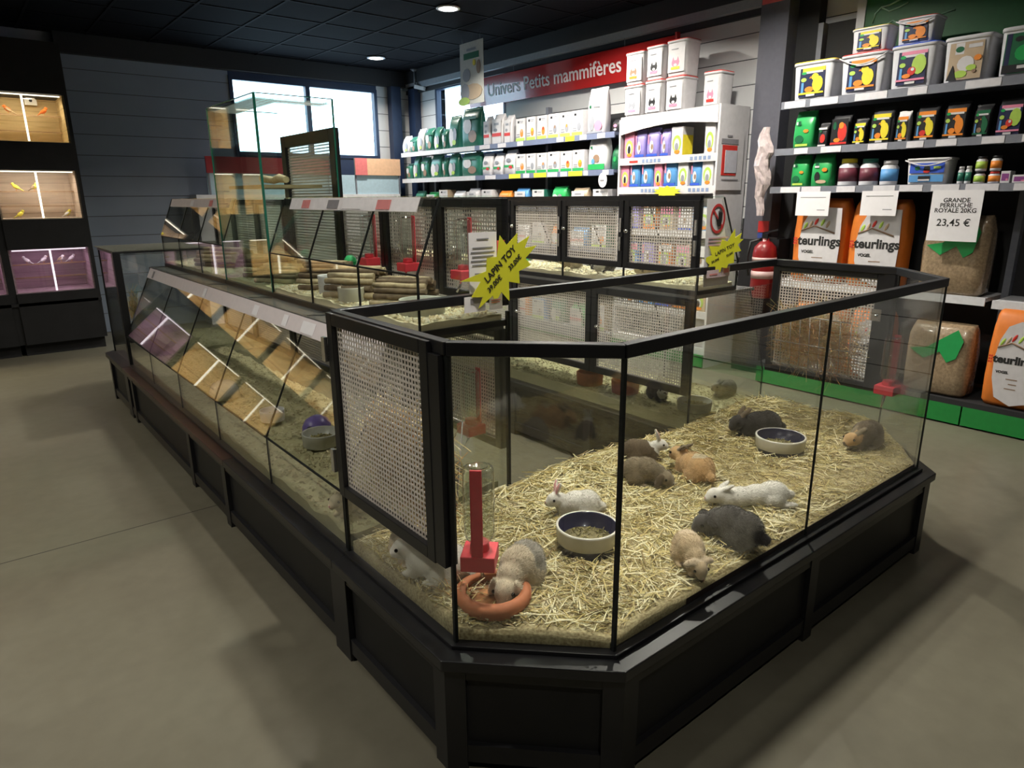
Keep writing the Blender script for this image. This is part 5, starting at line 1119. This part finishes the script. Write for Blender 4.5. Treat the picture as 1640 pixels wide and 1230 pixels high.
# crumpled clear bag hanging at the end of the shelving
t=thing('hanging_plastic_bag','crumpled clear plastic bag hanging at the left end of the bird-food shelving','plastic bag',(5.02,3.07,1.3))
mb=MB(); rr=random.Random(5); rings=[]
for i in range(15):
    z=2.0-.66*i/14; w=.012+.055*math.sin(PI*min(.93,(i+.6)/13))**.7; rings.append([mb.b.verts.new((5.02+math.cos(2*PI*k/18)*w*.6*rr.uniform(.75,1.2),3.06+math.sin(2*PI*k/18)*w*rr.uniform(.75,1.2)+.012*math.sin(i*1.3),z)) for k in range(18)])
for A,B in zip(rings,rings[1:]):
    for k in range(18): mb.b.faces.new((A[k],A[(k+1)%18],B[(k+1)%18],B[k]))
mb.b.faces.new(rings[0][::-1]); mb.b.faces.new(rings[-1]); mb.done('plastic_film',mat('crumpled_film',(.50,.42,.42),.12,0,.2,30,coat=.6),t)
# ---- white display stand
WD=thing('display_stand','white cardboard display stand with arched header and three shelves','display stand',(5.25,4.05,0))
ya,yb=3.50,4.60
mb=MB(); mb.b2((PX,ya,.0),(5.47,ya+.02,2.22)); mb.done('side_panel',cWH,WD); mb=MB(); mb.b2((PX,yb-.02,0),(5.47,yb,2.18)); mb.done('side_panel',cWH,WD)
mb=MB(); mb.b2((5.45,ya+.02,0),(5.47,yb-.02,2.18)); mb.done('back_panel',cWH,WD)
mb=MB(); arc=[(ya+.02+(yb-ya-.04)*q/16,2.075+.045*math.sin(PI*q/16)-.03*(q/16)) for q in range(17)]
mb.prism([(yb-.021,2.20),(ya+.021,2.215)]+arc,-.012,0,0,Matrix(((0,0,1),(1,0,0),(0,1,0))),(PX+.008,0,0)); mb.done('arched_header',cWH,WD)
mb=MB(); mb.b2((PX,ya+.02,2.175),(5.45,yb-.02,2.19)); mb.done('top_panel',cWH,WD)
ZW=[1.835,1.575,1.2,.85,.5,.175]
for i,z in enumerate(ZW):
    s=shelf(WD,PX,5.45,ya+.02,yb-.02,z,cWH,.06)
    if i<2:
        for y0 in (4.28,3.75):
            for k in range(5): mb=MB(); mb.b2((PX-.002,y0-.045*k,z-.045),(PX,y0-.045*k+.028,z-.015)); mb.done('pictogram',C_('print_blue_grey',(.25,.32,.5)),s)
        mb=MB(); mb.b2((PX-.002,(4.36,3.95)[i],z-.04),(PX,(4.46,4.05)[i],z-.022)); mb.done('red_print',cRE,s)
mb=MB(); mb.b2((PX-.03,ya,.012),(PX-.01,yb,.12)); mb.done('green_kickboard',GRK,WD)
def zx(u0,u1,vt,zb): return P5(u0,u1,vt,zb)
A_bl=[('e',.45,.42,.4,.55,'W'),('e',.5,.42,.2,.25,'H'),('r',.15,.75,.12,.4,'P'),('r',.5,.07,1,.1,'B')]
A_gb=[('r',.5,.85,1,.3,'P'),('e',.5,.4,.8,.6,'L'),('e',.5,.35,.5,.45,'W'),('e',.5,.32,.3,.34,'K'),('e',.55,.12,.5,.14,'O')]
A_gb2=[('r',.5,.85,1,.3,'W'),('e',.5,.42,.8,.6,'L'),('e',.5,.38,.5,.45,'W'),('e',.5,.3,.34,.3,'S'),('e',.55,.12,.5,.14,'O')]
for (a,b,vt,kind,lab) in ((998,1013,212,'g','green and pink carton, leftmost on the display stand upper shelf'),(1014,1031,207,'p','purple-blue bag with hamster picture, left of three'),(1033,1053,205,'p','purple-blue bag with hamster picture, middle of three'),(1055,1070,206,'p','purple-blue bag leaning, right of three'),(1073,1091,203,'y','yellow-sided carton on the display stand upper shelf'),(1127,1143,196,'g','green and white carton alone at the right of the upper shelf')):
    y,w,h=zx(a,b,vt,ZW[0])
    if kind=='p': pouch(lab,(PX+.065,y,ZW[0]+.001),w,.09,h,cVI,A_bl)
    else: carton(lab,(PX+.10,y,ZW[0]+.001),w,.15,h,cWH if kind=='y' else cPK if a<1100 else cWH,A_gb2 if kind=='y' or a>1100 else A_gb,side=cYE if kind=='y' else None)
for (a,b,vt,kind,lab) in ((993,1005,264,'g','small green and pink carton, leftmost on the stand second shelf'),(1006,1022,256,'b','blue bag with pale picture, first of two side by side'),(1024,1043,254,'b','blue bag with pale picture, second of two side by side'),(1046,1058,261,'g','small green carton between the blue bags'),(1060,1082,251,'b','wide blue bag with dark animal picture'),(1084,1100,257,'w','green and white carton right of the wide blue bag'),(1103,1121,256,'b','blue bag with orange animal between two cartons'),(1123,1140,255,'w','green and white carton, rightmost on the stand second shelf')):
    y,w,h=zx(a,b,vt,ZW[1])
    if kind=='b': pouch(lab,(PX+.065,y,ZW[1]+.001),w,.09,h,cLB,A_bl)
    else: carton(lab,(PX+.07,y,ZW[1]+.001),w,.1,h,cPK if kind=='g' else cWH,A_gb if kind=='g' else A_gb2)
for i,z in enumerate(ZW[2:5]):
    for k in range(5):
        y=3.62+.2*k; m=[cLB,cWH,cTN,cOR,cVI][(k+i)%5]; 
        carton('carton on the white stand %s shelf, %s from its near end'%(['third','fourth','fifth'][i],['first','second','third','fourth','fifth'][k]),(PX+.09,y,z+.001),.15,.13,[.20,.22,.2][i],m,[A_gb2,A_bl,A_gb][(k+i)%3])
# rabbit-print buckets low on the stand
bucket('white square bucket with a rabbit print, low at the near end of the stand',(PX+.13,3.64,.176),.20,.2,.28,cWH,A_rab('S','T'),False,cWH)
# poster on the side of the stand
t=thing('side_poster','white and red poster on the near side of the display stand','poster',(5.26,3.49,1.5))
mb=MB(); mb.b2((5.03,3.488,1.54),(5.40,3.497,2.0)); mb.done('card',cWH,t)
mb=MB(); mb.b2((5.09,3.485,1.66),(5.30,3.488,1.90)); mb.done('red_panel',cRE,t); mb=MB(); mb.b2((5.13,3.482,1.68),(5.30,3.485,1.86)); mb.done('grey_panel',cGY if False else C_('poster_grey',(.55,.55,.62)),t)
mb=MB(); mb.b2((5.07,3.485,1.91),(5.31,3.488,1.95)); mb.b2((5.10,3.485,1.62),(5.34,3.488,1.63)); mb.b2((5.15,3.485,1.965),(5.22,3.488,1.98)); mb.done('printed_line',TAGD,t)
t=thing('price_star','yellow starburst tag under the stand lowest visible shelf','sign',(PX-.01,4.05,1.5)); mb=MB(); P=[(math.cos(2*PI*k/20)*(.16 if k%2 else .11),math.sin(2*PI*k/20)*(.05 if k%2 else .035)) for k in range(20)]; M=facing(NX,(PX-.008,4.0,1.535)); mb.prism(P,0,.002,0,M.to_3x3(),M.translation); mb.done('card',SGY,t)
# buckets on top of the stand
def wb(label,u0,u1,vt,vb,x,k,zb=2.192,lid=cRE):
    y,w,h=P5(u0,u1,vt,zb,x); t=bucket(label,(x+.12,y,zb),w,.2,h,lid,A_rab(*k),False,cWH,lab=(.8,.7)); return t,zb+h+.003,y,w,h
aw=dict(K='K')
t1,zt,y1,w1,h1=wb('white bucket with grey animal print, lower left on the stand top',997,1026,136,0,PX+.02,('S','P'))
t2,zu,y2,w2,h2=wb('white bucket with black dog print, lower middle on the stand top',1030,1058,128,0,PX+.02,('K','P'))
t3,zv,y3,w3,h3=wb('white bucket with black dog print, lower right on the stand top',1063,1094,122,0,PX+.02,('K','P'))
for (y,w,z,h,lab,kk,s) in ((y1,w1,zt,h1*.98,'white bucket with brown animal print, upper left on the stand top',('H','O'),None),(y2,w2,zu,h2*.95,'white bucket with black dog print, upper middle on the stand top',('K','P'),None),(y3,w3*1.05,zv,h3*.98,'white bucket with pink print, upper right on the stand top',('P','Y'),None)):
    b=bucket(lab,(PX+.145,y,z),w,.2,h,cRE,A_rab(*kk),False,cWH,lab=(.8,.7))
wb('white bucket with pink print standing alone at the right on the stand top',1124,1152,113,0,PX+.02,('P','R'))
# ---- small-mammal shelving further along the wall
SM=thing('shelving_unit','long shelving of small-mammal food under the red banner','shelving',(5.27,6.7,0))
ys0,ys1=4.66,8.62
mb=MB(); mb.b2((5.44,ys0,.15),(5.47,6.85,2.3)); mb.b2((5.44,6.85,.15),(5.47,ys1,2.0)); mb.done('back_panel',SHL,SM)
for y,zt in ((4.68,2.5),(5.98,2.45),(7.3,2.3),(8.3,2.35),(8.6,2.25)):
    mb=MB(); mb.b2((5.38,y-.02,0),(5.44,y+.02,zt)); mb.done('upright',SHM,SM)
T1=[(4.78,4.88,None),(5.03,5.12,None),(5.2,5.33,SGY),(5.36,5.46,None),(6.0,6.1,None),(6.3,6.45,None),(6.6,6.8,None)]
T2=[(5.0,5.06,None),(5.08,5.28,SGY),(5.3,5.4,None),(5.45,5.6,None),(5.62,5.82,SGY),(5.9,6.0,None),(6.05,6.25,SGY),(4.72,4.8,None),(6.5,6.7,None)]
ZA,ZB,ZC=2.085,1.745,1.40
SLB=mat('shelf_blue_grey',(.16,.19,.30),.45)
shelf(SM,PX,5.44,ys0,6.9,ZA,SLB,.05,T1); shelf(SM,PX,5.44,6.9,ys1,ZA-.0,SHW,.05); shelf(SM,PX,5.44,ys0,6.9,ZB,SLB,.05,T2); shelf(SM,PX,5.44,6.9,ys1,ZB,SHW,.05)
shelf(SM,PX,5.44,ys0,ys1,ZC,SHM,.05); shelf(SM,PX,5.44,ys0,ys1,1.0,SHM,.05); shelf(SM,PX,5.44,ys0,ys1,.6,SHM,.05); shelf(SM,PX-.04,5.44,ys0,ys1,.15,SHM,.1)
mb=MB(); mb.b2((PX-.03,ys0,.012),(PX-.01,ys1,.05)); mb.done('green_kickboard',GRK,SM)
A_gw=[('e',.35,.65,.5,.5,'W'),('e',.65,.3,.5,.4,'H'),('r',.5,.9,.8,.1,'D')]
A_gw2=[('e',.3,.4,.5,.7,'W'),('e',.7,.5,.4,.5,'S'),('e',.6,.2,.4,.2,'L')]
A_rw=[('r',.5,.5,1,1,'W'),('r',.5,.80,.5,.1,'S'),('r',.5,.36,1,.14,'R'),('e',.4,.55,.4,.14,'S')]
order=['first','second','third','fourth','fifth','sixth','seventh','eighth','ninth','tenth','eleventh','twelfth']
rowA=[(641,652,218),(653,663,219),(664,675,206),(677,689,205),(691,702,203),(704,712,206),(714,731,185),(734,765,172)]
for i,(a,b,vt) in enumerate(rowA):
    y,w,h=P5(a,b,vt,ZA); pouch('green and white food bag on the upper wall shelf, %s from the window end'%order[i],(PX+.09,y,ZA+.001),w,.13,h,cTE if i not in (0,2) else cWH,A_gw if i%2 else A_gw2,group='green bags on the upper shelf')
for i,(a,b,vt) in enumerate(((771,781,186),(784,801,182),(804,815,184))):
    y,w,h=P5(a,b,vt,ZA); pouch('white bag with a red band, %s of three beside the green bags'%order[i],(PX+.09,y,ZA+.001),w,.13,h,cWH,A_rw)
pics=[('O','T'),('O','Y'),('O','R'),('S','H'),('S','O'),('S','S')]
for i,(a,b,vt) in enumerate(((824,838,190),(841,855,187),(858,873,185),(876,892,182),(895,911,180),(914,931,177))):
    y,w,h=P5(a,b,vt,ZA); carton('white carton with a small picture on the upper shelf, %s of six'%order[i],(PX+.07,y,ZA+.001),w,.1,h,cWH,A_box(*pics[i]))
y,w,h=P5(936,965,140,ZA); pouch('tall white bag with grey rabbit and lilac print on the upper shelf',(PX+.09,y,ZA+.001),w,.12,h,cWH,[('r',.2,.72,.12,.08,'D'),('r',.6,.72,.4,.04,'S'),('e',.3,.28,.34,.42,'S'),('e',.72,.2,.5,.3,'P'),('r',.5,.03,1,.05,'S')])
rowB=[(647,656,262),(658,667,250),(670,682,252),(685,703,248),(705,711,252),(714,729,246),(734,765,244)]
for i,(a,b,vt) in enumerate(rowB):
    y,w,h=P5(a,b,vt,ZB); pouch('green and white food bag on the lower wall shelf, %s from the window end'%order[i],(PX+.09,y,ZB+.001),w,.13,h,cTE,A_gw2 if i%2 else A_gw)
for i,(a,b,vt) in enumerate(((768,783,246),(786,800,246),(803,821,240))):
    y,w,h=P5(a,b,vt,ZB); pouch('white and mint bag on the lower wall shelf, %s of three'%order[i],(PX+.09,y,ZB+.001),w,.13,h,cWH,[('r',.5,.4,1,.12,'G'),('e',.7,.35,.4,.16,'R'),('e',.5,.7,.5,.2,'S')])
for i,(a,b,vt) in enumerate(((824,839,247),(841,855,246),(858,873,245),(875,893,243),(896,913,242),(915,933,240))):
    y,w,h=P5(a,b,vt,ZB); carton('white carton with a small picture on the lower shelf, %s of six'%order[i],(PX+.07,y,ZB+.001),w,.1,h,cWH,A_box(*pics[(i*5)%6],grass='G'))
y,w,h=P5(937,968,216,ZB); pouch('tall white bag with green base and rabbits on the lower shelf',(PX+.09,y,ZB+.001),w,.12,min(h,.325),cWH,[('r',.2,.8,.12,.08,'D'),('e',.5,.4,.4,.3,'H'),('e',.3,.3,.2,.2,'C'),('r',.5,.1,1,.2,'G')])
y,w,h=P5(973,986,232,ZB); pouch('dark green net bag at the near end of the lower shelf',(PX+.12,y,ZB+.001),w,.14,min(h,.3),cDG,[('e',.5,.5,.4,.3,'G')])
y,w,h=P5(971,984,190,ZA); pouch('small black and pink packet at the near end of the upper shelf',(PX+.12,y,ZA+.001),w,.1,h,cBK,[('e',.5,.6,.5,.3,'P'),('e',.5,.25,.4,.2,'W')])
t=thing('round_tag','round white price tag hanging below the lower wall shelf','sign',(PX-.01,4.62,1.58)); M=facing(NX,(PX-.006,4.79,1.65)); mb=MB(); mb.prism([(math.cos(2*PI*k/28)*.055,math.sin(2*PI*k/28)*.07) for k in range(28)],0,.003,0,M.to_3x3(),M.translation); mb.done('disc',PAPER,t); mb=MB(); mb.b2((PX-.011,4.77,1.64),(PX-.009,4.82,1.655)); mb.done('print',TAGD,t)
# goods on the shelves seen only through the mesh doors and glass
for r_,(z,hh) in enumerate(((ZC,.22),(1.0,.25),(.6,.26),(.151,.3))):
    rowlab=['just below the round tag','at worktop height','at knee height','at the floor'][r_]
    for k in range(12):
        y=4.85+.31*k; m=[cWH,cTE,cWH,cTN,cLB,cWH,cGR,cOR][(k*3+r_)%8]; h2=hh*(.75+.2*((k*7+r_*3)%5)/5)
        lab='packet on the wall shelf %s, %s from the display stand'%(rowlab,order[k])
        if k%3==0: carton(lab,(PX+.09,y,z+.001),.2,.13,h2,m,A_box(*pics[k%6]))
        else: pouch(lab,(PX+.09,y,z+.001),.22,.13,h2,m,[A_gw,A_rw,A_gw2][k%3])
# tall hanging poster
a=atx(736,72,4.75);b=atx(775,163,4.75)
t=thing('hanging_poster','tall pale poster of animals hanging above the green bags','poster',(4.75,(a.y+b.y)/2,b.z))
mb=MB(); mb.b2((4.75,b.y,b.z),(4.754,a.y,a.z)); mb.done('panel',mat('poster_pale',(.55,.55,.52),.5),t)
art(t,Vector((4.749,(a.y+b.y)/2,(a.z+b.z)/2)),a.y-b.y,a.z-b.z,[('r',.5,.88,.4,.04,'S'),('r',.5,.78,.66,.1,'D'),('e',.28,.48,.34,.22,'S'),('e',.80,.58,.18,.22,'H'),('e',.62,.66,.12,.10,'Y'),('e',.55,.2,.8,.26,'T'),('e',.2,.2,.4,.3,'S'),('e',.15,.06,.5,.14,'L')],name='picture')
mb=MB(); mb.tube([(4.752,a.y-.05,a.z),(4.752,a.y-.05,CEIL)],.003,n=5); mb.tube([(4.752,b.y+.05,a.z),(4.752,b.y+.05,CEIL)],.003,n=5); mb.done('hanging_wire',TRIMG,t)
# ---- shelving under the back window
BW=thing('shelving_unit','low shelving under the back window with a red header band','shelving',(3.9,8.9,0))
mb=MB(); mb.b2((2.35,8.78,.0),(5.1,9.08,1.55)); mb.done('carcass',SHW,BW)
mb=MB(); mb.b2((2.50,8.78,1.80),(4.05,8.80,1.99)); mb.done('red_header',mat('header_red',(.35,.02,.03),.4),BW)
mb=MB(); mb.b2((4.42,8.78,1.80),(5.12,8.80,2.02)); mb.done('peach_header',mat('header_peach',(.80,.50,.32),.4),BW)
mb=MB(); mb.b2((4.42,8.772,1.80),(4.60,8.779,2.02)); mb.done('header_motif',mat('header_rose',(.75,.20,.20),.4),BW)
mb=MB(); mb.b2((2.5,8.80,1.55),(5.12,8.81,1.80)); mb.done('backing',mat('pale_blue_backing',(.45,.6,.7),.5),BW)
for y,x in ((8.79,2.52),(8.79,4.03),(8.79,4.43),(8.79,5.10)):
    mb=MB(); mb.b2((x-.01,y,1.55),(x+.01,y+.02,1.8)); mb.done('support',SHM,BW)
for k in range(17):
    x=2.62+.15*k; m=[cTE,cWH,cLB,cDG,cWH][k%5]; hh=.14+.05*((k*3)%4)/4
    t=thing('packet','packet on the low shelving under the window, %s from its left end'%(order+['thirteenth','fourteenth','fifteenth','sixteenth','seventeenth'])[k],'packet',(x,8.74,1.551))
    mb=MB(); mb.b2((x-.05,8.785,1.551),(x+.05,8.80,1.551+hh)) if False else mb.box((x,8.83,1.551+hh/2),(.1,.04,hh)); mb.done('body',m,t,bevel=.003)
    art(t,Vector((x,8.809,1.551+hh/2)),.08,hh*.8,[('e',.5,.5,.6,.5,'WSKL'[k%4]),('r',.5,.85,.8,.14,'W')],(0,-1,0))
